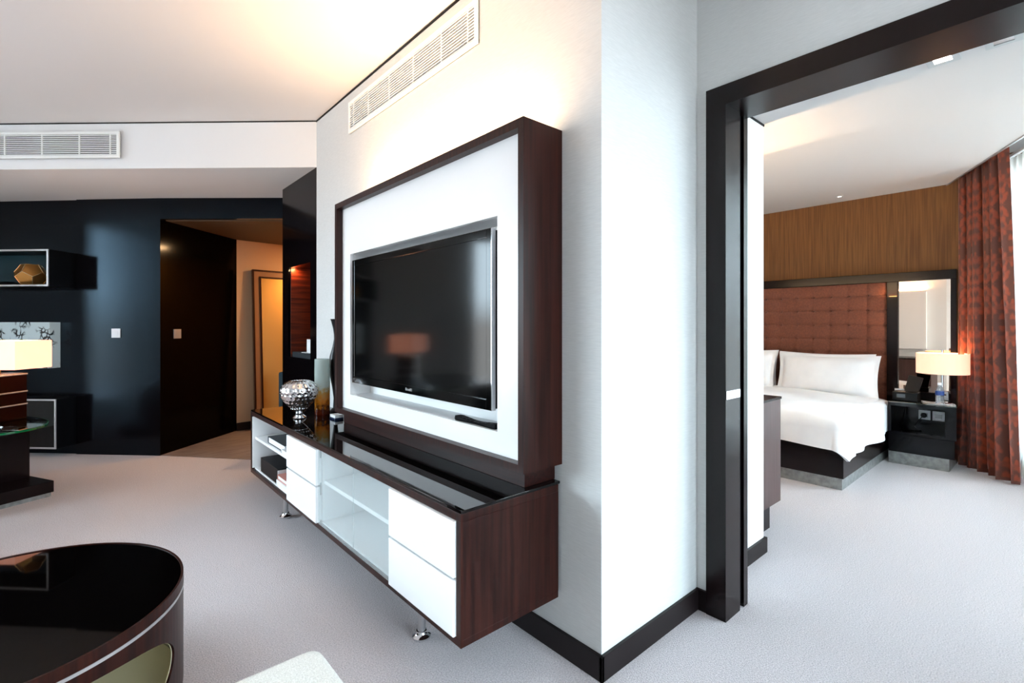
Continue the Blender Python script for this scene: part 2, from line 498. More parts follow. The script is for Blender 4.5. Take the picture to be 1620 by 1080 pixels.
floor_pts = [(-7, -5), (8, -5), (8, 9), (-7, 9)]
struct('floor', MB().prism(floor_pts, -0.12, 0.0), M_CARPET)
p0 = BW1; p1 = cd(-2.545, 4.754); p2 = cd(-1.55, 4.60)
struct('floor_corridor', MB().prism([p0, p1, p2, cd(-1.55, 8.2), cd(-3.9, 6.4), cd(-3.5, 5.8)], 0.0, 0.004), M_PLANK)
struct('ceiling', MB().prism([(XW + .0, YC), (XD + .1, YC), (XD + .1, -1.9), fac(4.7, FAC_OFF + .2), fac(10, FAC_OFF + .2), (-6.2, -1.8), (-6.2, 3.2), cd(-6.6, 4.2), BH1], CZ, CZ + 0.1), M_CEIL)
struct('ceiling_soffit', MB().prism([BH1, BH0, cd(-6.25, 5.4), cd(-1.7, 5.2), (XW + .5, 4.05)], BHZ, CZ + 0.05), plain('bulkhead_paint', (.80, .81, .82), .7))

# television wall with the projecting column, the strip beside the door and the bedroom side of the same block
struct('wall_television', MB().prism([(XW, YC), (2.25, YC), (2.25, 3.98), (XW, 3.995)], 0, CZ), M_WALL)
PIER_Y1 = 4.87
# wood-clad pier with a lit niche
mb = MB()
NY0, NY1, NZ0, NZ1, NX = 4.136, 4.700, 1.02, 1.825, 1.78
mb.box(XW, NX + .08, 3.998, NY0, 0, BHZ).box(XW, NX + .08, NY1, PIER_Y1, 0, BHZ)
mb.box(XW, NX + .08, NY0, NY1, 0, NZ0).box(XW, NX + .08, NY0, NY1, NZ1, BHZ)
struct('wall_pier', mb, M_LACQ)
struct('wall_pier_niche', MB().box(NX, NX + .02, NY0, NY1, NZ0, NZ1).box(XW + .02, NX, NY1 - .012, NY1, NZ0, NZ1), M_SLATRED)
area_light('niche_light', (XW + .04, NY1 - .05, NZ1 - .012), (0.1, 0.4, -1), 0.04, 0.04, 0.35, (1.0, 0.42, 0.16))

# back wall, panelled in dark lacquer with a door recess on the right
WJ = cd(-0.889 * 4.96, 4.96)
mb = MB(); mb.slab(BW1, WJ, 0.06, 0, BHZ, side=-1)
struct('wall_back', mb, M_LACQ)
mb = MB()
n_ = (Vector(BW0) - Vector(WJ)).normalized(); nn = Vector((n_.y, -n_.x)) * 0.02
WJ2 = Vector(WJ) + n_ * 0.006 + nn; BW02 = Vector(BW0) + nn
mb.slab(WJ2, BW02, 0.06, 0, BHZ, side=-1)
struct('wall_back_shelving', mb, M_LACQ)
DW1 = cd(-3.40, 6.05)
struct('wall_entry', MB().slab(BW1, DW1, 0.05, 0, BHZ, side=1), plain('black_polished_veneer', (.001, .0008, .0008), .12, spec=.06))
HD = cd(-1.6, 4.88)
mb = MB(); mb.slab(BW1, HD, 0.06, 2.368, BHZ, side=1)
struct('trim_entry_header', mb, M_LACQ)
BG1 = cd(-1.55, 8.0)
struct('wall_corridor', MB().slab(DW1, BG1, 0.06, 0, 2.5, side=1), M_BEIGE)
struct('wall_corridor_near', MB().slab((NX + .06, PIER_Y1 - .02), BG1, 0.06, 0, 2.5, side=-1), plain('warm_lit_corridor_wall', (.62, .30, .06), .7))  # warm lamplight put into the wall colour, for the mirror to reflect
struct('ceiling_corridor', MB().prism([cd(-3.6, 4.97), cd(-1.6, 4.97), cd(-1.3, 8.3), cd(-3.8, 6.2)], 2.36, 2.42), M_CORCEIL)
bgn = (Vector(BG1) - Vector(DW1)).normalized(); bgr = Vector((bgn.y, -bgn.x))
mb = MB(); mb.slab(Vector(DW1) + bgr * .001, Vector(BG1) + bgr * .001, 0.014, 0.004, 0.10, side=-1)
struct('baseboard_corridor', mb, M_BASEB)
px_, py_ = cd(-2.0, 6.3)
area_light('corridor_downlight', (px_, py_, 2.35), (0, 0, -1), 0.12, 0.12, 20, (1.0, 0.60, 0.28))
mbx = MB(); mbx.box(px_ - .06, px_ + .06, py_ - .06, py_ + .06, 2.352, 2.362)
tag(mbx.build('recessed_downlight', M_DOWN), 'small recessed lamp in the corridor ceiling above the leaning mirror', 'downlight')

# remaining walls of the living room (behind and beside the lens)
FL0, FL1 = LIV_T0, LIV_T1


def window_wall(name, t0, t1, w0, w1, z0, z1, top, m):
    mb = MB()
    a, b = fac(t0, FAC_OFF), fac(t1, FAC_OFF)
    mb.slab(fac(t0, FAC_OFF), fac(w0, FAC_OFF), 0.12, 0, top, side=1)
    mb.slab(fac(w1, FAC_OFF), fac(t1, FAC_OFF), 0.12, 0, top, side=1)
    mb.slab(fac(w0, FAC_OFF), fac(w1, FAC_OFF), 0.12, 0, z0, side=1)
    mb.slab(fac(w0, FAC_OFF), fac(w1, FAC_OFF), 0.12, z1, top, side=1)
    struct(name, mb, m)


window_wall('wall_bedroom_facade', -0.25, 4.62, BED_T0, BED_T1, 0.18, 2.74, 2.95, M_WHITEWALL)
window_wall('wall_living_facade', 4.62, 9.3, LIV_T0, LIV_T1, 0.25, 2.75, 3.0, M_WHITEWALL)


def window_unit(idx, t0, t1, z0, z1, n):
    mb = MB(); w = 0.03
    for k in range(n + 1):
        t = t0 + (t1 - t0) * k / n
        mb.slab(fac(t - w, FAC_OFF - .0), fac(t + w, FAC_OFF), 0.06, z0, z1, side=1)
    mb.slab(fac(t0, FAC_OFF), fac(t1, FAC_OFF), 0.06, z0, z0 + .05, side=1)
    mb.slab(fac(t0, FAC_OFF), fac(t1, FAC_OFF), 0.06, z1 - .05, z1, side=1)
    o = struct('window_%d' % idx, mb, M_VENT)
    g = MB(); g.slab(fac(t0, FAC_OFF + .03), fac(t1, FAC_OFF + .03), 0.006, z0 + .05, z1 - .05, side=1)
    g.build('pane', M_PANE, o)


window_unit(1, BED_T0, BED_T1, 0.18, 2.74, 4)
window_unit(2, LIV_T0, LIV_T1, 0.25, 2.75, 3)
C1 = (-5.6, -1.5); FB = fac(9.3, FAC_OFF)
mb = MB(); mb.slab(FB, C1, 0.1, 0, 3.0, side=1).slab(C1, W0, 0.1, 0, 3.0, side=1)
struct('wall_side', mb, M_WALL)
mb = MB()


def wp(t, off=0.0):
    p = W0 + WDn * t + WN * off
    return (p.x, p.y)


mb.slab(wp(-.1), wp(LW0), 0.12, 0, 3.0).slab(wp(LW1), wp(WL + .1), 0.12, 0, 3.0)
mb.slab(wp(LW0), wp(LW1), 0.12, 0, .25).slab(wp(LW0), wp(LW1), 0.12, 2.7, 3.0)
struct('wall_left', mb, M_WALL)
mb = MB()
for k in range(5):
    t = LW0 + (LW1 - LW0) * k / 4; mb.slab(wp(t - .03), wp(t + .03), .06, .25, 2.7)
o = struct('window_3', mb, M_VENT)
MB().slab(wp(LW0, .03), wp(LW1, .03), .006, .25, 2.7).build('pane', M_PANE, o)

# doorway wall between living room and bedroom
DY0, DY1, DZ = -0.25, 0.985, 2.27
XB = 2.345
mb = MB()
mb.box(XD, 2.33, DY1 + .02, YC + .01, 0, CZ).box(XD, 2.33, DY0, DY1 + .02, DZ + .02, CZ).box(XD, 2.33, -1.72, DY0 - .02, 0, CZ)
struct('wall_doorway', mb, M_WALL)
mb = MB()
cx0 = 2.122
mb.box(cx0, XD - .001, DY1, DY1 + .09, 0, DZ + .087)                  # casing upright
mb.box(cx0, XD - .001, DY0 - .09, DY1, DZ, DZ + .087)                 # casing head
mb.box(cx0, XD - .001, DY0 - .09, DY0, 0, DZ)
mb.box(XD - .001, 2.265, DY1, DY1 + .019, 0, DZ)                        # jamb board
mb.box(2.305, XB, DY1, DY1 + .019, 0, DZ)
mb.box(XD - .001, XB, DY0 - .019, DY0, 0, DZ)
mb.box(XD - .001, XB, DY0 - .019, DY1 + .019, DZ, DZ + .019)
fr = struct('trim_doorway', mb, M_FRAME)
MB().box(2.268, 2.302, DY1 + .012, DY1 + .05, 0.01, DZ).build('sliding_door_edge', M_BLACK, fr)
mb = MB(); mb.box(2.126, 2.262, DY1 - .003, DY1 + .001, 0.975, 1.012, .001)
for zz in (.985, 1.002): mb.box(2.235, 2.245, DY1 - .005, DY1, zz - .003, zz + .003)
MB_ = mb.build('strike_plate', M_CHROME, fr); MB_['label'] = 'silver strike plate'
# bedroom shell
BY = 1.15
struct('wall_bedroom_corner', MB().prism([(2.335, BY), (2.95, BY), (2.95, 4.3), (2.335, 4.3)], 0, 2.456), M_WHITEWALL)
struct('wall_bed', MB().box(6.3, 6.45, 0.2, 4.4, 0, 3.0), M_GRASSCLOTH)
struct('wall_bedroom_far', MB().box(2.9, 6.4, 4.2, 4.35, 0, 3.0), M_WHITEWALL)
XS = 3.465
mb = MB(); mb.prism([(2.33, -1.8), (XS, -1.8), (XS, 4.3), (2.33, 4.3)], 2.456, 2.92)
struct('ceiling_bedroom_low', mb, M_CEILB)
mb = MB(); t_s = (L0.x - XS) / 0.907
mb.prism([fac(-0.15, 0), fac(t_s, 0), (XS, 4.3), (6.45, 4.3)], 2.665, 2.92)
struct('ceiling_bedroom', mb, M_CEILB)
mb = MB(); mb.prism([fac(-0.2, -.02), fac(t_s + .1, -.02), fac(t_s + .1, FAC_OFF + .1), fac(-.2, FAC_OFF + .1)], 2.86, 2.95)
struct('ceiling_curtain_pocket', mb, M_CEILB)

# skirtings
bz = 0.094
mb = MB()
mb.box(XW - .014, XW, YC - .014, 3.99, 0, bz, .002).box(XW - .014, XD, YC - .014, YC, 0, bz, .002)
mb.box(XD - .014, XD, DY1 + .09, YC, 0, bz)
struct('baseboard_living', mb, M_BASEB)
mb = MB(); mb.box(2.335, 2.966, BY - .016, BY, 0, .086, .002).box(2.95, 2.966, BY, 4.2, 0, .086, .002)
struct('baseboard_bedroom', mb, M_BASEB)
# dark strips painting the shade of the gap where wall and ceiling meet
mb = MB(); g = .004
mb.box(XW - g, XW, YC - g, 3.995, CZ - .014, CZ - .001).box(XW - g, XD, YC - g, YC, CZ - .014, CZ - .001)
struct('trim_gap_shade_1', mb, M_GAPSHADE)
mb = MB(); bhd = Vector(BH0) - Vector(BH1); bhd.normalize()
mb.slab(BH1, BH0, 0.004, CZ - .010, CZ - .001, side=-1 if False else 1)
struct('trim_gap_shade_2', mb, M_GAPSHADE)
mb = MB(); mb.box(2.345, 2.95, BY - g, BY, 2.443, 2.455).box(2.95, 2.95 + g, BY - g, 4.2, 2.443, 2.455)
struct('trim_gap_shade_3', mb, M_GAPSHADE)

# ------------------------------------------------------------------ vents


def vent(origin, d, length, z0, z1, bays, label, tilt=1):
    """louvred grille on a wall: origin = left end in plan, d = direction along the wall, normal is to the right of d"""
    d = Vector(d).normalized(); n = Vector((d.y, -d.x)); o = Vector(origin)
    t = thing('air_vent', (o.x, o.y, z0), label, 'air vent', 'wall air vents')

    def P(a, b): q = o + d * a + n * b; return (q.x, q.y)
    fw = 0.022
    mb = MB(); mb.slab(P(0, .0), P(length, .0), .004, z0, z1, side=-1)
    mb.build('backing', M_GAPSHADE, t)
    mb = MB()
    mb.slab(P(0, 0), P(length, 0), .014, z1 - fw, z1, side=-1).slab(P(0, 0), P(length, 0), .014, z0, z0 + fw, side=-1)
    mb.slab(P(0, 0), P(fw, 0), .014, z0 + fw, z1 - fw, side=-1).slab(P(length - fw, 0), P(length, 0), .014, z0 + fw, z1 - fw, side=-1)
    mb.build('frame', M_VENT, t)
    step = (length - 2 * fw) / bays
    for a in [fw + .055] + [fw + step * k for k in range(1, bays)] + [length - fw - .055]:
        MB().slab(P(a - .004, .004), P(a + .004, .004), .008, z0 + fw, z1 - fw, side=-1).build('divider', M_VENT, t)
    n_s = 11
    mb = MB()
    for k in range(n_s):
        z = z0 + fw + (z1 - z0 - 2 * fw) * (k + .5) / n_s
        mb.slab(P(fw, .004), P(length - fw, .004), .007, z - .0035, z + .0035, side=-1)
    mb.build('slats', M_VENT, t)
    return t


vent((XW, 3.345), (0, -1), 1.485, 2.650, 2.866, 5, 'long white louvred air vent high on the wall above the television')
vs = Vector(cd(-0.799 * 3.965, 3.965))
d2 = bhd
vs2 = vs + d2 * 1.9
vent(vs2, -d2, 1.9, 2.655, 2.868, 6, 'white louvred air vent on the bulkhead above the dark panelled wall')

# ------------------------------------------------------------------ media console
CX0, CX1, CY0, CY1, CZ0, CZ1 = .95, 1.421, 1.328, 3.964, .228, .68
t = thing('media_console', ((CX0 + CX1) / 2, (CY0 + CY1) / 2, 0), 'long dark wooden media console with white drawers and frosted doors below the television', 'media console')
th = .026
mb = MB()
mb.box(CX0, CX1, CY0, CY1, CZ0, CZ0 + th, .0015).box(CX0, CX1, CY0, CY1, CZ1 - .034, CZ1 - .006, .0015)
mb.box(CX0, CX1, CY0, CY0 + th, CZ0 + th, CZ1 - .034).box(CX0, CX1, CY1 - th, CY1, CZ0 + th, CZ1 - .034)
mb.box(CX1 - .012, CX1, CY0 + th, CY1 - th, CZ0 + th, CZ1 - .034)
mb.build('carcass', M_WOOD, t)
MB().box(CX0 + .002, CX1 + .012, CY0 + .002, CY1 - .002, CZ1 - .006, CZ1 + .004, .001).build('glass_top', M_BLACKGLASS, t)
z0, z1 = CZ0 + th, CZ1 - .034
mb = MB(); lin = .010
YS = [CY0 + th, 1.815, 2.182, 2.619, 3.108, CY1 - th]         # partitions seen from the front
mb.box(CX0 + .02, CX1 - .013, YS[0], YS[-1], z0, z0 + lin).box(CX0 + .02, CX1 - .013, YS[0], YS[-1], z1 - lin, z1)
mb.box(CX1 - .024, CX1 - .013, YS[0], YS[-1], z0, z1)
for y in (YS[1], YS[3], YS[4]): mb.box(CX0 + .022, CX1 - .024, y - .008, y + .008, z0 + lin, z1 - lin)
mb.box(CX0 + .004, CX1 - .024, YS[5] - lin, YS[5], z0 + lin, z1 - lin)
mb.build('white_lining', M_WMAT, t)
zm = (z0 + z1) / 2
MB().box(CX0 + .02, CX1 - .025, YS[4] + .009, YS[5] - lin - .001, zm + .02, zm + .04, .002).build('shelf', M_WLACQ, t)
MB().box(CX0 + .03, CX1 - .025, YS[1] + .009, YS[3] - .009, zm + .01, zm + .03, .002).build('shelf', M_WLACQ, t)
for (a, b) in ((YS[0], YS[1]), (YS[3], YS[4])):
    for (za, zb) in ((z0, zm - .002), (zm + .002, z1)):
        dmb = MB(); dmb.box(CX0 - .012, CX0 + .012, a + .002, b - .002, za + .002, zb - .002, .004)
        dmb.box(CX0 + .012, CX1 - .06, a + .012, b - .012, za + .012, zb - .05)
        dmb.build('drawer', M_WLACQ, t)
gm = (YS[1] + YS[3]) / 2
for (a, b) in ((YS[1], YS[2]), (YS[2], YS[3])):
    MB().box(CX0 + .001, CX0 + .006, a + .002, b - .001, z0 + .001, z1 - .001).build('glass_door', M_FROST, t)
for (x, y) in ((1.056, 3.508), (1.073, 1.78), (1.33, 3.508), (1.33, 1.78)):
    lg = MB().lathe([(.017, .012), (.017, CZ0), ], x, y, 24).build('leg', M_STEEL, t)
    MB().lathe([(.030, 0), (.038, .004), (.038, .012), (.030, .018), (.024, .024), (.022, .034), (.018, .036)], x, y, 28).build('foot', M_CHROME, lg)

# ------------------------------------------------------------------ television surround
SX0, SY0, SY1, SZ0, SZ1 = 1.227, 1.322, 3.091, .752, 2.072
PXL = 1.266
t = thing('television_surround', ((SX0 + XW) / 2, (SY0 + SY1) / 2, .684), 'deep dark wooden frame around a glossy white panel holding the television', 'wall panel')
mb = MB(); e = .030
mb.box(SX0, XW - .002, SY0, SY0 + e, SZ0, SZ1).box(SX0, XW - .002, SY1 - e, SY1, SZ0, SZ1)
mb.box(SX0, XW - .002, SY0 + e, SY1 - e, SZ0, SZ0 + e).box(SX0 + .05, XW - .002, SY0 + e, SY1 - e, SZ1 - e - .004, SZ1 - .016)
mb.box(SX0, SX0 + .05, SY0 + e, SY1 - e, SZ1 - e - .004, SZ1)
mb.build('frame', M_WOOD, t)
MB().box(1.27, 1.436, 1.362, 3.05, CZ1 + .005, SZ0 - .001).build('riser', M_WOODH, t)
NYa, NYb, NZa, NZb = 1.518, 2.945, .873, 1.743
mb = MB()
ya, yb, za, zb = SY0 + e, SY1 - e, SZ0 + e, SZ1 - e - .004
mb.box(PXL, PXL + .018, ya, NYa, za, zb).box(PXL, PXL + .018, NYb, yb, za, zb)
mb.box(PXL, PXL + .018, NYa, NYb, za, NZa).box(PXL, PXL + .018, NYa, NYb, NZb, zb)
mb.build('white_panel', M_WLACQ, t)
NB = 1.40
mb = MB()
mb.box(PXL + .018, NB, NYa - .012, NYa, NZa - .012, NZb + .012).box(PXL + .018, NB, NYb, NYb + .012, NZa - .012, NZb + .012)
mb.box(PXL + .018, NB, NYa, NYb, NZa - .012, NZa).box(PXL + .018, NB, NYa, NYb, NZb, NZb + .012)
mb.box(NB, NB + .012, NYa - .012, NYb + .012, NZa - .012, NZb + .012)
mb.build('niche', M_WMAT, t)

# television hangs in the niche on a bracket
TX0, TX1, TYa, TYb, TZa, TZb = 1.262, 1.325, 1.555, 2.905, .952, 1.700
t = thing('television', (1.30, (TYa + TYb) / 2, TZa), 'large black flat screen television hanging in the white wall niche', 'television')
mb = MB(); bz_ = .030
mb.box(TX0, TX0 + .02, TYa, TYa + bz_, TZa, TZb, .002).box(TX0, TX0 + .02, TYb - bz_, TYb, TZa, TZb, .002)
mb.box(TX0, TX0 + .02, TYa + bz_, TYb - bz_, TZb - bz_ - .006, TZb, .002).box(TX0, TX0 + .02, TYa + bz_, TYb - bz_, TZa, TZa + bz_ + .014, .002)
mb.build('bezel', M_SCREEN, t)
MB().box(TX0 + .005, TX0 + .02, TYa + bz_, TYb - bz_, TZa + bz_, TZb - bz_).build('screen', M_SCREEN, t)
MB().box(TX0 + .021, TX1, TYa + .004, TYb - .004, TZa + .004, TZb - .004, .004).build('back_cover', M_BLACK, t)
MB().box(TX0 + .0005, TX0 + .022, TYa - .004, TYa - .0005, TZa, TZb).build('side_trim', M_CHROME, t)
mb = MB()
for k, (w, h) in enumerate(((.012, .014), (.010, .010), (.012, .010), (.010, .014), (.004, .014))):
    mb.box(TX0 - .001, TX0, 2.25 - k * .015 - w, 2.25 - k * .015, TZa + .016, TZa + .016 + h)
mb.build('maker_mark', M_SWSTEEL, t)
MB().box(TX1, NB - .001, 2.08, 2.38, 1.2, 1.46).build('bracket', M_BLACK, t)

# remote control on the niche ledge
t = thing('remote_control', (1.30, 1.62, NZa), 'black slim remote control lying on the white ledge under the television', 'remote control')
ry0, ry1 = 1.55, 1.835
mb = MB(); R = Matrix.Rotation(math.radians(4), 3, 'Z')


def rem(u, v): return Vector((1.272 + .046 * v + .004 * math.sin(u * 3.1), ry0 + (ry1 - ry0) * u, 0))


tb = bmesh.new(); rows = []
for i in range(15):
    u = i / 14; w = .5 * (1 - .18 * math.sin(math.pi * u)) * (1 if 0 < i < 14 else .75)
    zt = NZa + .011 + .010 * math.cos(math.pi * u) ** 2
    ring = []
    for (v, z) in ((.5 - w * .8, NZa + .0005), (.5 - w, NZa + .008), (.5 - w * .85, zt), (.5 + w * .85, zt), (.5 + w, NZa + .008), (.5 + w * .8, NZa + .0005)):
        p = rem(u, v); ring.append(tb.verts.new((p.x, p.y, z)))
    rows.append(ring)
for i in range(14):
    for j in range(6): tb.faces.new((rows[i][j], rows[i][(j + 1) % 6], rows[i + 1][(j + 1) % 6], rows[i + 1][j]))
tb.faces.new(rows[0][::-1]); tb.faces.new(rows[-1]); bmesh.ops.recalc_face_normals(tb, faces=tb.faces[:])
mb._add(tb); mb.build('body', plain('matt_black_plastic', (.002, .002, .003), .6, spec=.1), t)
mb = MB()
for i in range(7):
    for j in range(3):
        u = .25 + i * .095; p = rem(u, .28 + j * .22); zt = NZa + .011 + .010 * math.cos(math.pi * u) ** 2
        mb.box(p.x - .002, p.x + .002, p.y - .004, p.y + .004, zt - .001, zt + .0012)
mb.build('buttons', plain('grey_rubber_buttons', (.06, .06, .07), .5), t)

# ------------------------------------------------------------------ ornaments on the console
TOPZ = CZ1 + .0045
VX, VY = 1.105, 3.385


def hammered(r, z, a):
    if r < .055: return r
    row = (z - TOPZ) / .026; k = math.floor(row)
    n = 22
    ph = (a * n / (2 * math.pi) + (.5 if int(k) % 2 else 0)) % 1.0
    dx = (ph - .5) * 2; dz = (row - k - .5) * 2
    return r - .006 * max(0, 1 - (dx * dx + dz * dz))


prof = []
ctrl = [(0, .0), (.040, .0), (.043, .006), (.036, .014), (.024, .024), (.026, .034), (.045, .055), (.070, .085), (.095, .115),
        (.112, .145), (.119, .175), (.117, .200), (.106, .222), (.088, .238), (.070, .247), (.058, .250)]
ctrl += [(.050, .245), (.070, .225), (.090, .200), (.092, .160), (.06, .10), (0, .085)]
for (r0, za_), (r1, zb_) in zip(ctrl[:-1], ctrl[1:]):
    n = max(1, int(math.hypot(r1 - r0, zb_ - za_) / .0045))
    for k in range(n): prof.append((r0 + (r1 - r0) * k / n, TOPZ + za_ + (zb_ - za_) * k / n))
prof.append((ctrl[-1][0], TOPZ + ctrl[-1][1]))
o = MB().lathe(prof, VX, VY, 154, hammered).build('vase', M_CHROME)
tag(o, 'round hammered silver vase on a narrow foot at the far end of the console', 'vase')
GX, GY = 1.272, 3.425
pr = [(0, TOPZ), (.046, TOPZ), (.050, TOPZ + .004), (.051, TOPZ + .30), (.050, TOPZ + .385), (.047, TOPZ + .385), (.047, TOPZ + .30), (.046, TOPZ + .03), (0, TOPZ + .028)]
o = MB().lathe(pr, GX, GY, 48).build('vase', M_AMBER)
tag(o, 'tall glass cylinder vase, clear above and amber below, beside the hammered vase', 'vase')
t = thing('ornament_block', (1.285, 3.20, TOPZ), 'small white and navy block lying on the black console top beside the amber vase', 'ornament')
MB().box(1.25, 1.31, 3.15, 3.24, TOPZ, TOPZ + .012, .002).build('base', plain('navy_enamel', (.01, .02, .06), .3), t)
MB().box(1.253, 1.307, 3.153, 3.237, TOPZ + .012, TOPZ + .030, .002).build('block', M_WLACQ, t)
# slim dark figure half hidden behind the surround, standing on the console
pf = [(0, 0), (.040, 0), (.042, .01), (.018, .03), (.014, .09), (.024, .16), (.040, .24), (.046, .30), (.040, .36), (.022, .42), (.012, .47), (.012, .50), (.018, .54), (.030, .585), (.036, .60), (.0, .60)]
o = MB().lathe([(r, TOPZ + z * 1.105) for r, z in pf], 1.378, 3.455, 32).build('bottle_vase', M_DARKSCULPT)
tag(o, 'slender dark bottle shaped ornament half hidden behind the television surround', 'ornament')

# books in the open end of the console


def book(name, x0, x1, y0, y1, z0, h, cover, label, group=None, soft=False):
    t = thing(name, ((x0 + x1) / 2, (y0 + y1) / 2, z0), label, 'book', group)
    c = .004 if not soft else .0015
    mb = MB(); mb.box(x0, x1, y0, y1, z0, z0 + c).box(x0, x1, y0, y1, z0 + h - c, z0 + h).box(x0, x1, y1 - c, y1, z0 + c, z0 + h - c)
    mb.build('cover', cover, t)
    MB().box(x0 + .004, x1 - .004, y0 + .004, y1 - c, z0 + c, z0 + h - c).build('pages', M_PAPER, t)
    return t


sz = zm + .04
book('binder', .985, 1.21, 3.30, 3.66, sz, .045, M_BOOKTEAL, 'dark teal hardback lying at the far side of the upper console shelf', 'books in the console')
t = book('magazine', .965, 1.18, 3.13, 3.296, sz, .028, M_WLACQ, 'white paperback with a dark floral picture on the upper console shelf', 'books in the console', True)
m_bl = noisy('floral_cover_print', (.02, .03, .05), (.55, .66, .72), (1, 1, 1), 22, 4, .3, lo=.42, hi=.5)
MB().box(1.0, 1.12, 3.16, 3.26, sz + .028, sz + .029).build('cover_picture', m_bl, t)
bz0 = z0 + lin
t = thing('box_file', (1.09, 3.60, bz0), 'thick black box file lying on the bottom of the open console end', 'box', None)
MB().box(.975, 1.22, 3.40, 3.80, bz0, bz0 + .100, .004).build('box', M_BOOKBLACK, t)
MB().box(.974, 1.2, 3.394, 3.399, bz0 + .004, bz0 + .092).build('label_edge', M_PAPER, t)
book('book', .965, 1.19, 3.13, 3.375, bz0 + .045, .030, M_PINK, 'pink topped white book lying on the thick white album in the console', 'books in the console')
book('photo_album', .96, 1.19, 3.125, 3.38, bz0, .044, M_WLACQ, 'thick white album beneath the pink topped book in the console', 'books in the console')

# items in the niche of the pier
t = thing('tray', (1.58, 4.42, 1.03), 'thin dark grey tray standing in the lit niche of the dark pier', 'tray')
MB().box(1.46, 1.74, 4.16, 4.66, NZ0 + .0, NZ0 + .045, .002).build('tray_body', M_SOFTBLACK, t)
t = thing('card_folder', (1.50, 4.20, NZ0 + .045), 'small white card folder standing on the tray in the lit niche', 'card folder')
mb = MB(); mb.box(1.455, 1.46, 4.165, 4.27, NZ0 + .046, NZ0 + .165)
mb.build('card', M_SWITCH, t)
MB().box(1.455, 1.53, 4.165, 4.40, NZ0 + .046, NZ0 + .050).build('leaflet', M_SWITCH, t)
# ------------------------------------------------------------------ round coffee table
KX, KY, KR, KZ = -.21, 2.23, .507, .40
t = thing('coffee_table', (KX, KY, 0), 'round black topped drum coffee table with a cream lined cutout in its side', 'coffee table')


def ring(r0, r1, za, zb, seg=128):
    return MB().lathe([(r1, za), (r0, za), (r0, zb), (r1, zb), (r1, za)], KX, KY, seg)


shell = ring(KR - .007, KR, .012, KZ, 128).build('drum', M_WOOD, t)
lining = ring(KR - .0095, KR - .0075, .012, KZ - .03, 128).build('lining', M_CREAM, t)
cut = MB()
# long rounded opening following the drum, about 130 degrees wide
N = 96; cz, hh = .185, .135
A0, A1 = math.radians(-152), math.radians(-26)
cb = bmesh.new(); ri, ro = KR - .10, KR + .05
am, ah = (A0 + A1) / 2, (A1 - A0) / 2
inn, out = [], []
for i in range(N):
    s = 2 * math.pi * i / N
    cs, sn = math.cos(s), math.sin(s)
    a = am + ah * (abs(cs) ** .75) * (1 if cs >= 0 else -1)
    z = cz + hh * (abs(sn) ** .75) * (1 if sn >= 0 else -1)
    inn.append((a, z))
# ruled cutter built as strips so it follows the curve
cols = 48
vi = []; 
for k in range(cols + 1):
    a = am - ah * math.cos(math.pi * k / cols); q = min(1, max(-1, (a - am) / ah))
    h = hh * (1 - abs(q) ** 3.2) ** .5 if abs(q) < 1 else 0
    h = max(h, .0006)
    rr = []
    for r in (ri, ro):
        for z in (cz - h, cz + h):
            rr.append(cb.verts.new((KX + r * math.cos(a), KY + r * math.sin(a), z)))
    vi.append(rr)
for k in range(cols):
    a, b = vi[k], vi[k + 1]
    cb.faces.new((a[0], a[1], b[1], b[0])); cb.faces.new((a[2], b[2], b[3], a[3]))
    cb.faces.new((a[0], b[0], b[2], a[2])); cb.faces.new((a[1], a[3], b[3], b[1]))
cb.faces.new((vi[0][0], vi[0][2], vi[0][3], vi[0][1])); cb.faces.new((vi[-1][0], vi[-1][1], vi[-1][3], vi[-1][2]))
bmesh.ops.recalc_face_normals(cb, faces=cb.faces[:])
cut._add(cb); cutter = cut.build('cutter', M_CREAM)
bpy.context.view_layer.update()
boolean_cut(shell, cutter); boolean_cut(lining, cutter)
for ob in (shell, lining):
    for p in ob.data.polygons: p.use_smooth = False
bpy.data.objects.remove(cutter)
MB().lathe([(0, .012), (KR - .015, .012), (KR - .015, .03), (0, .03)], KX, KY, 96).build('floor_plate', M_CREAM, t)
MB().lathe([(0, KZ - .026), (KR - .0075, KZ - .026), (KR - .0075, KZ - .003), (0, KZ - .003)], KX, KY, 128).build('table_top', M_TABLETOP, t)
MB().lathe([(KR + .0005, KZ - .044), (KR + .002, KZ - .044), (KR + .002, KZ - .034), (KR + .0005, KZ - .034), (KR + .0005, KZ - .044)], KX, KY, 128).build('silver_band', M_SILVERTRIM, t)
MB().lathe([(KR - .06, 0), (KR - .04, 0), (KR - .04, .0115), (KR - .06, .0115), (KR - .06, 0)], KX, KY, 64).build('plinth', M_BASEB, t)

# cream upholstered stool in the foreground
t = thing('ottoman', (.17, 1.05, 0), 'cream woven upholstered ottoman with rounded corners in the foreground', 'ottoman')
MB().box(-.17, .508, .71, 1.388, .24, .42, .055, 6).build('cushion', M_UPH, t)
MB().box(-.15, .488, .73, 1.368, .06, .239, .03, 4).build('base', M_UPH, t)
for p in t.children:
    for f in p.data.polygons: f.use_smooth = True
for (x, y) in ((-.1, .78), (.44, .78), (-.1, 1.32), (.44, 1.32)):
    MB().lathe([(.014, 0), (.020, .062)], x, y, 16).build('leg', M_BASEB, t)

# ------------------------------------------------------------------ desk with glass top and lamp on the left


def local(R, D, ang=0.0):
    """frame standing at camera-relative place (R, D); local x runs to the right across the view, y away"""
    x, y = cd(R, D)
    return Matrix.Translation((x, y, 0)) @ Matrix.Rotation(math.atan2(-S_, K) + ang, 4, 'Z')


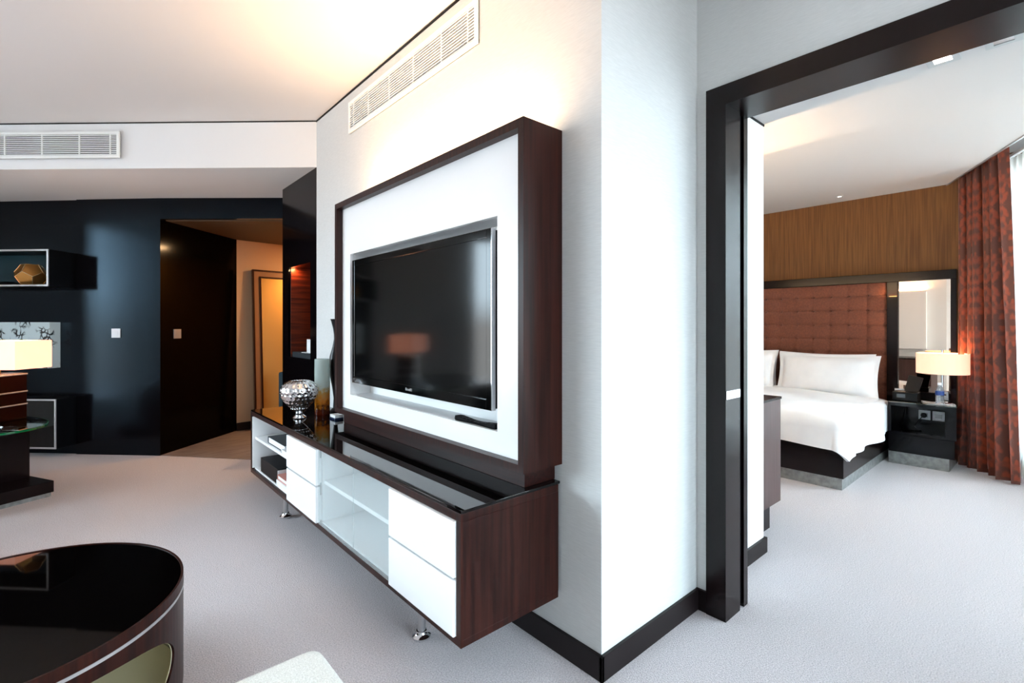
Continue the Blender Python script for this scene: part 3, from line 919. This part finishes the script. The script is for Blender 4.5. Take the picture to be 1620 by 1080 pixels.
DL = local(-3.50, 3.745, math.radians(-21.5))     # desk base corner (far right), x right along its back edge
bx, by = cd(-4.2, 3.35)
t = thing('writing_desk', (bx, by, 0), 'dark wooden pedestal desk with an oval green edged glass top', 'desk')
mb = MB(DL); mb.box(-1.30, 0, -.62, 0, .032, .118, .003)
mb.build('base_slab', M_FRAME, t)
mb = MB(DL); mb.box(-1.28, -.012, -.608, -.012, 0, .032)
mb.build('silver_plinth', M_DULLSTEEL, t)
mb = MB(DL); mb.box(-1.1, -.28, -.50, -.02, .118, .565, .002)
mb.build('pedestal', M_FRAME, t)


def ell(a, b, n=72): return [(a * math.cos(2 * math.pi * i / n), b * math.sin(2 * math.pi * i / n)) for i in range(n)]


DE = local(-4.2, 3.37, math.radians(-2))
gm_ = plain('green_edged_glass', (.004, .10, .03), .03, coat=1.0, coat_r=.0)
mb = MB(DE); mb.prism(ell(.92, .50), .585, .5985); mb.build('green_edge', gm_, t)
mb = MB(DE); mb.prism(ell(.912, .492), .5986, .600); mb.build('glass_top', M_TABLETOP, t)
mb = MB(DE); mb.prism(ell(.86, .44), .566, .5845); mb.build('underframe', M_FRAME, t)
# things on it
bxl, byl = cd(-3.80, 3.62)
LM = local(-3.80, 3.62)
t = thing('table_lamp', (bxl, byl, .601), 'table lamp with a glowing cream shade and banded dark red body on the desk', 'lamp', 'lit table lamps')
mb = MB(LM); mb.box(-.11, .11, -.11, .11, .601, .945, .006)
mb.build('body', plain('dark_red_lacquer', (.010, .0012, .001), .2, spec=.25), t)
mb = MB(LM)
for z in (.705, .80, .93): mb.box(-.113, .113, -.113, .113, z, z + .010, .002)
bd = mb.build('silver_bands', M_SILVERTRIM, t)
mb = MB(LM); W2, zz0, zz1 = .27, .985, 1.19
mb.box(-W2, W2, -.14, -.137, zz0, zz1).box(-W2, W2, .137, .14, zz0, zz1).box(-W2, -W2 + .003, -.137, .137, zz0, zz1).box(W2 - .003, W2, -.137, .137, zz0, zz1)
mb.build('shade', M_SHADE, t)
MB(LM).box(-.012, .012, -.012, .012, .945, 1.02).build('stem', M_CHROME, t)
x, y = cd(-3.80, 3.62)
point_light('desk_lamp_bulb', (x, y, 1.10), 7, (1.0, .62, .32), .05)
LM2 = local(-3.38, 3.28, .1)
t = thing('glass_tray', (*cd(-3.38, 3.28), .601), 'small clear glass tray near the end of the glass topped desk', 'tray')
mb = MB(LM2); mb.box(-.12, .10, -.035, .035, .601, .607, .002)
mb.build('tray_base', M_CHROME, t)
mb = MB(LM2)
for a in (-.035, .031): mb.box(-.12, .10, a, a + .004, .607, .622)
mb.box(-.12, -.116, -.031, .031, .607, .622).box(.096, .10, -.031, .031, .607, .622)
mb.build('rim', M_PANE, t)

# charcoal armchair further left, only seen mirrored in the television
AM = local(-3.78, 2.42, math.radians(150))
t = thing('armchair', (*cd(-3.78, 2.42), 0), 'charcoal upholstered tub armchair mirrored in the dark television screen', 'armchair')
MB(AM).box(-.24, .24, -.28, .20, .12, .42, .05, 4).build('seat', M_CHAIR, t)
MB(AM).box(-.36, .36, .21, .34, .12, .82, .05, 4).build('backrest', M_CHAIR, t)
for sx in (-1, 1):
    MB(AM).box(min(sx * .25, sx * .36), max(sx * .25, sx * .36), -.30, .205, .12, .60, .04, 4).build('armrest', M_CHAIR, t)
for sx in (-.3, .3):
    for sy in (-.25, .28): MB(AM).lathe([(.015, 0), (.022, .125)], sx, sy, 12).build('leg', M_BASEB, t)

# ------------------------------------------------------------------ wall boxes, ornament, art, switches on the back wall
# local frame of the shelving wall: x to the right along it, y away from the viewer into the wall
wd = (Vector(BW1) - Vector(BW0)).normalized()
WF = Matrix.Translation((WJ2.x, WJ2.y, 0)) @ Matrix.Rotation(math.atan2(wd.y, wd.x), 4, 'Z')


def open_box(xl, xr, z0, z1, depth, label, glazed=False):
    p = WF @ Vector(((xl + xr) / 2, -depth, 0))
    t = thing('wall_shelf', (p.x, p.y, z0), label, 'wall shelf', 'steel edged wall boxes')
    k = .018; mb = MB(WF)
    y0, y1 = -depth, -.001
    mb.box(xl, xr, y0, y1, z0, z0 + k).box(xl, xr, y0, y1, z1 - k, z1).box(xl, xl + k, y0, y1, z0 + k, z1 - k).box(xr - k, xr, y0, y1, z0 + k, z1 - k)
    mb.build('box', plain('matt_black_box', (.003, .003, .004), .35, spec=.15), t)
    mb = MB(WF); mb.box(xl + k, xr - k, -.014, -.002, z0 + k, z1 - k)
    mb.build('back_panel', plain('teal_backing', (.004, .035, .05), .35) if not glazed else M_BLACK, t)
    mb = MB(WF); q = .016
    a, b = y0 - .010, y0 - .001
    mb.box(xl, xr, a, b, z0, z0 + q).box(xl, xr, a, b, z1 - q, z1).box(xl, xl + q, a, b, z0 + q, z1 - q).box(xr - q, xr, a, b, z0 + q, z1 - q)
    mb.build('steel_edge', M_SILVERTRIM, t)
    if glazed:
        mb = MB(WF); mb.box(xl + q, xr - q, y0 - .004, y0 - .001, z0 + q, z1 - q)
        mb.build('glass_front', M_BLACKGLASS, t)
    return t


open_box(-1.25, -.02, 1.68, 2.035, .27, 'steel edged open wall box holding a gold faceted ornament')
open_box(-1.20, -.005, .10, .585, .21, 'low steel edged black cabinet hung on the wall behind the desk', True)
# faceted ornament: dodecahedron
phi = (1 + 5 ** .5) / 2
dv = [Vector((a, b, c_)) for a in (-1, 1) for b in (-1, 1) for c_ in (-1, 1)]
for a in (-1, 1):
    for b in (-1, 1):
        dv += [Vector((0, a / phi, b * phi)), Vector((a / phi, b * phi, 0)), Vector((a * phi, 0, b / phi))]
tb = bmesh.new()
for v in dv: tb.verts.new(v)
bmesh.ops.convex_hull(tb, input=tb.verts[:])
bmesh.ops.dissolve_limit(tb, angle_limit=math.radians(4), verts=tb.verts[:], edges=tb.edges[:])
bmesh.ops.recalc_face_normals(tb, faces=tb.faces[:])
# rest it on a face: rotate one face normal to -Z
f0 = tb.faces[:][0]; q = f0.normal.rotation_difference(Vector((0, 0, -1)))
bmesh.ops.rotate(tb, cent=(0, 0, 0), matrix=q.to_matrix(), verts=tb.verts)
bmesh.ops.rotate(tb, cent=(0, 0, 0), matrix=Matrix.Rotation(math.radians(25), 3, 'Z'), verts=tb.verts)
zmin = min(v.co.z for v in tb.verts); sc = .074
p = WF @ Vector((-.335, -.150, 0))
for v in tb.verts: v.co = Vector((v.co.x * sc + p.x, v.co.y * sc + p.y, (v.co.z - zmin) * sc + 1.699))
edges = [(e_.verts[0].co.copy(), e_.verts[1].co.copy()) for e_ in tb.edges]
t = thing('faceted_ornament', (p.x, p.y, 1.699), 'gold twelve sided faceted ornament in the open steel edged wall box', 'ornament')
mb = MB(); mb._add(tb); mb.build('facets', M_GOLD, t)
mb = MB()
for a, b in edges: mb.tube([a, b], .0028, 6)
mb.build('rims', plain('pale_gold', (.9, .66, .36), .25, metal=.9), t)
q_ = WF @ Vector((-.60, -.12, 0))
mb = MB(); mb.lathe([(0, 1.699), (.07, 1.699), (.085, 1.72), (.06, 1.735), (0, 1.738)], q_.x, q_.y, 24)
tag(mb.build('pebble_ornament', M_DARKSCULPT), 'low dark rounded pebble beside the gold faceted ornament', 'ornament')
# print
p = WF @ Vector((-.6, -.05, 0))
t = thing('framed_print', (p.x, p.y, .9), 'pale box canvas with black branching pattern on the dark wall behind the lamp', 'picture')
mb = MB(WF); mb.box(-1.05, -.185, -.11, -.001, .875, 1.335, .002)
mb.build('canvas', M_ART, t)


def switch(center, d, z, m, label, s=.045):
    d = Vector(d).normalized(); n = Vector((d.y, -d.x))
    c_ = Vector(center)
    t = thing('light_switch', (c_.x, c_.y, z - s), label, 'light switch', 'square light switches')
    mb = MB(); mb.slab(c_ - d * s, c_ + d * s, .008, z - s, z + s, side=-1, bev=.002); mb.build('plate', m, t)
    mb = MB(); a = c_ + n * .008; mb.slab(a - d * s * .55, a + d * s * .55, .003, z - s * .6, z + s * .6, side=-1); mb.build('rocker', m, t)


q1 = Vector(cd(-.8075 * 4.93, 4.93))
# on the plane of the back wall
tt = (q1 - Vector(BW1)).dot(-wd); q1 = Vector(BW1) - wd * tt
switch(q1, wd, 1.225, M_SWITCH, 'square white switch on the dark panelled wall left of the corridor opening', .046)
ed = (Vector(DW1) - Vector(BW1)).normalized()
q2 = Vector(BW1) + ed * .215
switch(q2, ed, 1.215, M_SWSTEEL, 'square silver switch just inside the dark corridor opening', .048)

# ------------------------------------------------------------------ leaning mirror and bag in the corridor
bd_ = bgn
mp0 = Vector(DW1) + bd_ * .16
ang = math.atan2(bd_.y, bd_.x)
MF = Matrix.Translation((mp0.x, mp0.y, 0)) @ Matrix.Rotation(ang, 4, 'Z') @ Matrix.Translation((0, -.13, .005)) @ Matrix.Rotation(math.radians(-3), 4, 'X')
t = thing('standing_mirror', (mp0.x, mp0.y, .005), 'tall wood framed mirror leaning on the beige corridor wall', 'mirror')
mb = MB(MF); w, h = .92, 2.0; fwd = .10
mb.box(0, fwd, -.03, 0, 0, h).box(w - fwd, w, -.03, 0, 0, h).box(fwd, w - fwd, -.03, 0, 0, fwd).box(fwd, w - fwd, -.03, 0, h - fwd, h)
mb.build('frame', plain('tan_mirror_frame', (.24, .12, .06), .35), t)
mb = MB(MF); g1 = .018
for a in (0, fwd - .016):
    mb.box(a, a + g1, -.042, -.0305, a, h - a).box(w - a - g1, w - a, -.042, -.0305, a, h - a)
    mb.box(a + g1, w - a - g1, -.042, -.0305, a, a + g1).box(a + g1, w - a - g1, -.042, -.0305, h - a - g1, h - a)
mb.build('dark_beading', M_WOOD, t)
mb = MB(MF); mb.box(fwd, w - fwd, -.022, -.012, fwd, h - fwd); mb.build('glass', M_MIRROR, t)
c0 = cd(-2.36, 5.12)
t = thing('tote_bag', (c0[0], c0[1], .004), 'dark teal upright bag standing in the corridor beside the dark pier', 'bag')
BGM = local(-2.32, 5.15)
mb = MB(BGM); mb.box(-.10, .12, -.08, .08, .004, .82, .02); mb.build('body', M_TEAL, t)
mb = MB(BGM); mb.tube([(-.05, 0, .81), (-.045, 0, .93), (.02, 0, .98), (.07, 0, .93), (.075, 0, .81)], .007); mb.build('handle', M_SWSTEEL, t)

# ------------------------------------------------------------------ bedroom: bed
BX0, BX1, BY0, BY1 = 4.50, 6.185, 1.155, 3.06
t = thing('bed', ((BX0 + BX1) / 2, (BY0 + BY1) / 2, 0), 'double bed on a glossy black base with steel plinth', 'bed')
MB().box(BX0 + .012, BX1, BY0 + .012, BY1 - .012, 0, .092).build('plinth', M_DULLSTEEL, t)
MB().box(BX0, BX1, BY0, BY1, .092, .335, .004).build('base', M_FRAME, t)
MB().box(BX0 + .03, BX1 - .005, BY0 + .03, BY1 - .03, .335, .53, .05, 4).build('mattress', M_LINEN, t)

# duvet: a sheet wrapped over the mattress, hanging with folds
r_ = .11; top = .585
ix0, ix1, iy0, iy1 = BX0 + .06, 5.95, BY0 + .06, BY1 - .06
hang_f, hang_s = .27, .40


def duvet(u, v):
    px = (ix0 - hang_f - .05) + u * (ix1 - (ix0 - hang_f - .05))
    py = (iy0 - hang_s) + v * ((iy1 + hang_s) - (iy0 - hang_s))
    nx, ny = max(px, ix0), min(max(py, iy0), iy1)
    dx, dy = px - nx, py - ny; d = math.hypot(dx, dy)
    crown = .030 * math.sin(math.pi * min(max((py - iy0) / (iy1 - iy0), 0), 1)) ** .5 + .010 * math.sin(px * 5 + py * 3) * math.sin(py * 4.2)
    if d < 1e-6: return Vector((px, py, top + crown + .012 * math.sin(px * 9 + 1.3 * math.sin(py * 5))))
    dx, dy = dx / d, dy / d
    arc = r_ * math.pi / 2
    if d < arc:
        a = d / r_; out = r_ * math.sin(a); z = top - r_ * (1 - math.cos(a)); dr = 0
    else:
        out = r_; dr = d - arc; dr = dr if dr < .12 else .12 + .12 * (1 - math.exp(-(dr - .12) / .12)); z = top - r_ - dr
    # corner cloth is longer: gather it outward in soft folds
    th_ = math.atan2(dy, dx)
    run = (nx - ix0) * 7.0 if nx > ix0 else ((iy0 - ny) * 7.0 - 2.4 if ny > iy0 else -2.4 * min(1, max(0, (-th_ - math.pi / 2) / (math.pi / 2))))
    corner = abs(dx * dy) * 2
    fold = (.020 + .026 * corner) * min(1, dr / .15) * math.sin(run * 1.5 + .6 * math.sin(run * .9)) + .055 * min(1, dr / .25) * (0.45 + corner)
    out += fold
    z += 0
    z += .008 * math.sin(run * .9) * min(1, dr / .15)
    if corner < .05 and abs(dy) > .9: z += .045 * max(0, (5.2 - nx)) * min(1, dr / .2) * .6
    w_ = min(1, d / arc)
    if nx > 5.55 and dy < 0: out = min(out, (iy0 - 1.128) if nx > 5.72 else out + (iy0 - 1.128 - out) * (nx - 5.55) / .17)
    return Vector((nx + dx * out, ny + dy * out, max(z, .13) + crown * (1 - w_)))


o = MB().grid(150, 190, duvet, thick=.02).build('duvet', M_LINEN)
tag(o, 'puffy white duvet spread over the bed and hanging in folds', 'duvet')


def pillow(loc, w, h, tk, rz, lean, label, seed):
    def surf(sgn):
        def f(u, v):
            a, b = u * 2 - 1, v * 2 - 1
            fl = .90
            aa, bb = min(abs(a) / fl, 1), min(abs(b) / (fl - .02), 1)
            t_ = tk * .5 * ((1 - aa ** 2.4) * (1 - bb ** 2.4)) ** .55 + .004
            pinch = 1 - .045 * (1 - abs(b) ** 2) * abs(a) ** 4
            pinch2 = 1 - .09 * (1 - abs(a) ** 1.6) * abs(b) ** 3
            wr = .004 * math.sin(a * 9 + seed + 3 * b) * math.sin(b * 7 + seed)
            return Vector((sgn * (t_ + wr * (1 if t_ > .01 else 0)), a * w * .5 * pinch, b * h * .5 * pinch2))
        return f
    M = Matrix.Translation(loc) @ Matrix.Rotation(rz, 4, 'Z') @ Matrix.Rotation(lean, 4, 'Y')
    mb = MB(M); mb.grid(44, 28, surf(1)); mb.grid(44, 28, surf(-1))
    o = mb.build('pillow', M_LINEN)
    bmx = bmesh.new(); bmx.from_mesh(o.data); bmesh.ops.remove_doubles(bmx, verts=bmx.verts[:], dist=.0001)
    bmesh.ops.recalc_face_normals(bmx, faces=bmx.faces[:]); bmx.to_mesh(o.data); bmx.free()
    for f in o.data.polygons: f.use_smooth = True
    tag(o, label, 'pillow', 'white pillows on the bed')
    return o


pillow((5.90, 1.675, .785), .94, .44, .18, 0, math.radians(13), 'wide white flanged pillow, the front one nearest the nightstand', 1)
pillow((5.89, 2.60, .80), .90, .46, .18, math.radians(-5), math.radians(13), 'white flanged pillow at the left, cut off by the white wall edge', 2)
pillow((6.075, 1.74, .80), .92, .42, .09, 0, math.radians(9), 'white pillow standing behind the wide front pillow against the headboard', 3)
pillow((6.075, 2.66, .80), .90, .44, .09, 0, math.radians(9), 'white pillow tucked behind the left pillow against the headboard', 4)

# ------------------------------------------------------------------ headboard wall panel
HX = 6.2
t = thing('headboard', (6.25, 2.1, 0), 'dark glossy headboard panel with rust tufted padding and a side mirror', 'headboard')
mb = MB()
mb.box(HX, 6.298, .678, 3.55, 1.745, 1.835, .003).box(HX, 6.298, .678, .722, 0, 1.745, .003).box(HX, 6.298, 1.122, 1.212, 0, 1.745, .003)
mb.box(HX + .015, 6.298, .722, 1.122, 0, .65)
mb.box(HX, 6.298, 3.45, 3.55, 0, 1.745, .003)
mb.box(HX + .04, 6.298, 1.212, 3.45, 0, 1.745)
mb.box(HX + .04, 6.298, .722, 1.122, .65, 1.745)
mb.build('frame', plain('glossy_dark_lacquer', (.006, .0022, .002), .14, spec=.2), t)
MB().box(HX + .03, HX + .039, .722, 1.122, .65, 1.745).build('mirror', plain('bronze_tinted_mirror', (.60, .47, .38), .01, metal=1.0), t)
ty0, ty1, tz0, tz1 = 1.214, 3.448, .36, 1.742
bys = [1.383 + .1705 * k for k in range(-1, 13)]; bzs = [1.614 - .1545 * k for k in range(-1, 9)]


def tuft(u, v):
    y = ty0 + (ty1 - ty0) * u; z = tz0 + (tz1 - tz0) * v
    fy = ((y - 1.383) / .1705) % 1.0; fz = ((z - 1.614) / .1545) % 1.0
    dy = min(fy, 1 - fy); dz = min(fz, 1 - fz)
    puff = .012 * (math.sin(math.pi * fy) * math.sin(math.pi * fz)) ** .5
    rad = math.hypot(dy, dz)
    dim = .022 * math.exp(-(rad / .13) ** 2)
    seam = .0035 * (math.exp(-(dy / .03) ** 2) + math.exp(-(dz / .03) ** 2))
    return Vector((HX + .022 - puff + dim + seam, y, z))


MB().grid(156, 108, tuft).build('tufted_padding', M_TUFT, t)
mb = MB()
for y in bys:
    for z in bzs:
        if ty0 < y < ty1 and tz0 < z < tz1: mb.lathe([(0, -.003), (.009, -.003), (.007, .003), (0, .004)], 0, 0, 10) if False else None
bmesh_b = MB()
for y in bys:
    for z in bzs:
        if ty0 + .02 < y < ty1 - .02 and tz0 + .02 < z < tz1 - .02:
            b_ = bmesh.new(); bmesh.ops.create_uvsphere(b_, u_segments=10, v_segments=6, radius=.009)
            for v_ in b_.verts: v_.co = Vector((v_.co.x * .5 + HX + .038, v_.co.y + y, v_.co.z + z))
            for f_ in b_.faces: f_.smooth = True
            bmesh_b._add(b_)
mb.bm.free()
bo = bmesh_b.build('tufting_buttons', M_TUFT, t); bo['kind'] = 'stuff'
area_light('added_headboard_glow', (6.17, 1.165, 1.60), (.6, 0, 1), .01, .06, .25, (1, .5, .15))  # added light imitating the orange reflection beside the mirror, no lamp there

# ------------------------------------------------------------------ nightstand
NX0, NX1, NY0_, NY1_ = 5.77, 6.198, .632, 1.118
t = thing('nightstand', (5.98, .875, 0), 'glossy black nightstand with an open cubby and steel plinth beside the bed', 'nightstand')
MB().box(NX0 + .02, NX1, NY0_ + .05, NY1_, 0, .112).build('plinth', M_DULLSTEEL, t)
k = .022; mb = MB()
za, zb, zc = .285, .575, .585
mb.box(NX0, NX1, NY0_, NY0_ + k, za, zb).box(NX0, NX1, NY1_ - k, NY1_, za, zb).box(NX0, NX1, NY0_ + k, NY1_ - k, za, za + k).box(NX0, NX1, NY0_ + k, NY1_ - k, zb - .028, zb)
mb.box(NX1 - .012, NX1, NY0_ + k, NY1_ - k, za + k, zb - .028).box(NX0, NX0 + .018, NY0_ + k, NY0_ + k + .05, za + k, zb - .028)
NM = plain('glossy_black_lacquer', (.002, .002, .003), .12, spec=.3)
mb.build('body', NM, t)
MB().box(NX0 + .012, NX1, NY0_ + .012, NY1_, .113, za - .004, .002).build('drawer', NM, t)
MB().box(NX0 - .002, NX1, NY0_ - .002, NY1_, zb + .0005, zc, .001).build('glass_top', plain('dark_green_glass', (.003, .012, .010), .03, coat=1), t)
MB().box(HX - .008, HX - .001, .725, 1.12, .586, .648, .001).build('upstand', M_BLACK, t)

BLX, BLY = 5.995, .755
t = thing('table_lamp', (BLX, BLY, zc), 'lit round white drum shade lamp on a chrome pole on the nightstand', 'lamp', 'lit table lamps')
MB().lathe([(0, zc), (.075, zc), (.075, zc + .010), (.010, zc + .014), (.009, zc + .02)], BLX, BLY, 32).build('base', M_CHROME, t)
MB().lathe([(.010, zc + .014), (.010, 1.075), (.0, 1.078)], BLX, BLY, 16).build('pole', M_CHROME, t)
MB().lathe([(.188, .858), (.190, .858), (.190, 1.045), (.188, 1.045), (.188, .858)], BLX, BLY, 64).build('shade', M_SHADEB, t)
point_light('nightstand_lamp_bulb', (BLX - .02, BLY, .96), 9.0, (1.0, .60, .32), .03)
# bottle of water
QX, QY = 5.83, .752
t = thing('water_bottle', (QX, QY, zc), 'clear plastic water bottle with a blue label on the nightstand', 'bottle')
M_PET = plain('clear_plastic', (.85, .88, .92), .08, trans=.8, ior=1.2)
b0 = zc + .0005
MB().lathe([(0, b0), (.026, b0), (.030, b0 + .006), (.030, b0 + .03), (.028, b0 + .036), (.030, b0 + .042), (.030, b0 + .07), (.028, b0 + .075), (.030, b0 + .08), (.030, b0 + .135), (.022, b0 + .155), (.013, b0 + .170), (.013, b0 + .180), (0, b0 + .180)], QX, QY, 28).build('body', M_PET, t)
MB().lathe([(.0305, b0 + .088), (.0315, b0 + .088), (.0315, b0 + .125), (.0305, b0 + .125), (.0305, b0 + .088)], QX, QY, 28).build('label_band', plain('blue_label', (.02, .06, .25), .4), t)
MB().lathe([(0, b0 + .178), (.015, b0 + .178), (.015, b0 + .198), (0, b0 + .199)], QX, QY, 20).build('cap', M_SWITCH, t)
# docking radio
t = thing('bedside_phone', (5.96, 1.03, zc), 'black bedside phone unit with a raised tilted panel on the nightstand', 'phone')
MB().box(5.87, 6.02, .915, 1.105, zc + .0005, zc + .085, .006).build('base', M_BLACK, t)
mb = MB(); mb.box(5.985, 5.997, .925, 1.035, zc + .08, zc + .235, .003, rot=Matrix.Rotation(math.radians(12), 3, 'X') @ Matrix.Rotation(math.radians(14), 3, 'Y'), piv=(5.99, .98, zc + .08))
mb.build('tilted_panel', M_BLACK, t)
MB().box(5.8685, 5.8695, 1.005, 1.07, zc + .03, zc + .065).build('display', plain('grey_display', (.10, .11, .12), .2), t)
t = thing('note_card', (6.05, 1.07, zc), 'white card standing behind the bedside phone unit', 'card')
MB().box(6.03, 6.034, 1.04, 1.115, zc + .0005, zc + .10).build('card', M_SWITCH, t)
o = MB().tube([(5.90, .88, zc + .005), (5.85, .84, zc + .005), (5.82, .79, zc + .005), (5.86, .71, zc + .005), (5.92, .68, zc + .005), (5.90, .66, zc + .006), (5.83, .645, zc + .005), (5.80, .66, zc + .005), (5.81, .70, zc + .005), (5.88, .73, zc + .006), (5.93, .84, zc + .006), (5.96, .90, zc + .005)], .0045, 8).build('charging_cable', M_SWITCH)
tag(o, 'loose white charging cable looped around the bottle on the nightstand', 'cable')
# wall outlet above and plug outlets inside the cubby
t = thing('wall_socket', (6.19, .775, .60), 'grey metal socket plate behind the lamp above the nightstand', 'socket', 'bedside sockets')
MB().box(6.180, 6.191, .735, .815, .590, .672, .002).build('plate', M_STEEL, t)
MB().box(6.178, 6.1795, .75, .80, .635, .648).build('slots', M_BLACK, t)
t = thing('plug_sockets', (6.18, .80, .38), 'pair of white plug sockets with a black plug inside the nightstand cubby', 'socket', 'bedside sockets')
for y0 in (.76, .865):
    pl = MB().box(6.176, 6.185, y0, y0 + .09, .385, .475, .002).build('plate', M_SWITCH, t)
    MB().box(6.174, 6.1755, y0 + .02, y0 + .07, .41, .45).build('outlet', M_SWSTEEL, pl)
t = thing('plug', (6.15, .91, .43), 'black plug with its cable in the nearer socket of the nightstand cubby', 'plug')
MB().lathe([(0, 0), (.022, 0), (.024, .03), (.014, .042), (0, .042)], 0, 0, 20).build('head', M_BLACK, t)
hd = t.children[0]; hd.matrix_parent_inverse = Matrix.Identity(4); hd.data.transform(Matrix.Rotation(math.radians(-90), 4, 'Y') @ Matrix.Translation((0, 0, -.021)))
MB().tube([(6.13, .91, .43), (6.10, .93, .40), (6.07, .97, .33), (6.02, .95, .312), (5.95, .90, .312), (5.90, .98, .313), (5.95, 1.05, .32), (6.10, 1.06, .40), (6.16, 1.05, .52)], .004, 6).build('cable', M_BLACK, t)

# ------------------------------------------------------------------ curtains
P1, P2 = Vector((6.165, .640)), Vector((5.715, .235))
CT, CB = 2.80, .012


def drape(u, v):
    z = CB + (CT - CB) * v
    e_ = P1 + (P2 - P1) * (1 - .22 * v ** 1.3 if False else 1.0)
    q = P1 + (P2 - P1) * u * (1.0 - .22 * v)
    d = (P2 - P1).normalized(); n = Vector((d.y, -d.x))
    ph = u * 2 * math.pi * 5.5
    am = (.032 + .020 * (1 - v)) * (1 + .25 * math.sin(u * 17))
    w = am * (math.sin(ph + .5 * math.sin(2.4 * v + u * 5)) + .30 * math.sin(2.1 * ph + 1.5 + 1.2 * v))
    q = q + n * w + d * .010 * math.sin(ph * 2 + v * 2)
    return Vector((q.x, q.y, z))


o = MB().grid(230, 60, drape, uvfn=lambda u, v: (u * 1.5, v * 2.8), thick=.003).build('curtain', M_DAMASK)
tag(o, 'rust red damask curtain gathered at the bedroom window', 'curtain')


def sheer(u, v):
    t_ = .12 + u * 3.95
    off = .31 + .016 * math.sin(u * 2 * math.pi * 46) + .006 * math.sin(u * 2 * math.pi * 17 + v * 2)
    x, y = fac(t_, off)
    return Vector((x, y, .03 + v * 2.72))


o = MB().grid(1100, 3, sheer).build('sheer_curtain', M_SHEER)
tag(o, 'translucent white sheer curtain across the bedroom window', 'curtain')
t = thing('curtain_rail', (*fac(2.2, .31), 2.76), 'pale curtain rail in the ceiling pocket above the sheer curtain', 'curtain rail')
mb = MB(); mb.slab(fac(.05, .295), fac(4.2, .295), .03, 2.762, 2.785, side=-1 if False else 1); mb.build('rail', M_VENT, t)
mb = MB(); mb.slab(fac(-.1, .0), fac(t_s, .0), .012, 2.655, 2.672, side=-1)
struct('trim_4', mb, M_STEEL)

# ------------------------------------------------------------------ bedroom ceiling fittings
for (x, y, z, s, lit, lab) in ((2.800, .352, 2.456, .055, True, 'square recessed ceiling spotlight, lit, just inside the bedroom doorway'),
                               (2.79, .165, 2.456, .055, False, 'unlit square ceiling fitting partly hidden by the doorway head'),
                               (6.02, 1.58, 2.665, .03, True, 'tiny lit spotlight in the bedroom ceiling near the bed wall')):
    t = thing('recessed_spotlight', (x, y, z), lab, 'downlight', 'bedroom ceiling spotlights')
    mb = MB(); f_ = s * .45
    mb.box(x - s, x + s, y - s, y - s + f_, z - .006, z).box(x - s, x + s, y + s - f_, y + s, z - .006, z)
    mb.box(x - s, x - s + f_, y - s + f_, y + s - f_, z - .006, z).box(x + s - f_, x + s, y - s + f_, y + s - f_, z - .006, z)
    mb.build('trim_ring', M_TRIMGREY, t)
    MB().box(x - s + f_, x + s - f_, y - s + f_, y + s - f_, z - .004, z - .001).build('lamp', M_DOWN if lit else M_STEEL, t)

# brown dresser just past the wall corner
t = thing('dresser', (3.22, 2.0, 0), 'brown veneered dresser on a recessed plinth just past the white wall corner', 'dresser')
MB().box(2.968, 3.485, 1.25, 3.2, .143, .815, .002).build('body', M_DRESS, t)
MB().box(2.968, 3.49, 1.245, 3.205, .816, .832, .001).build('top', M_FRAME, t)
MB().box(2.968, 3.335, 1.262, 3.19, 0, .143).build('plinth', M_BASEB, t)
t = thing('bedroom_wall_panel', (2.98, 2.3, .95), 'pale wall panel with a hidden lamp above the dresser, mirrored beside the headboard', 'wall panel')
MB().box(2.952, 3.03, 1.37, 3.3, .95, 1.81, .003).build('panel', M_WMAT, t)
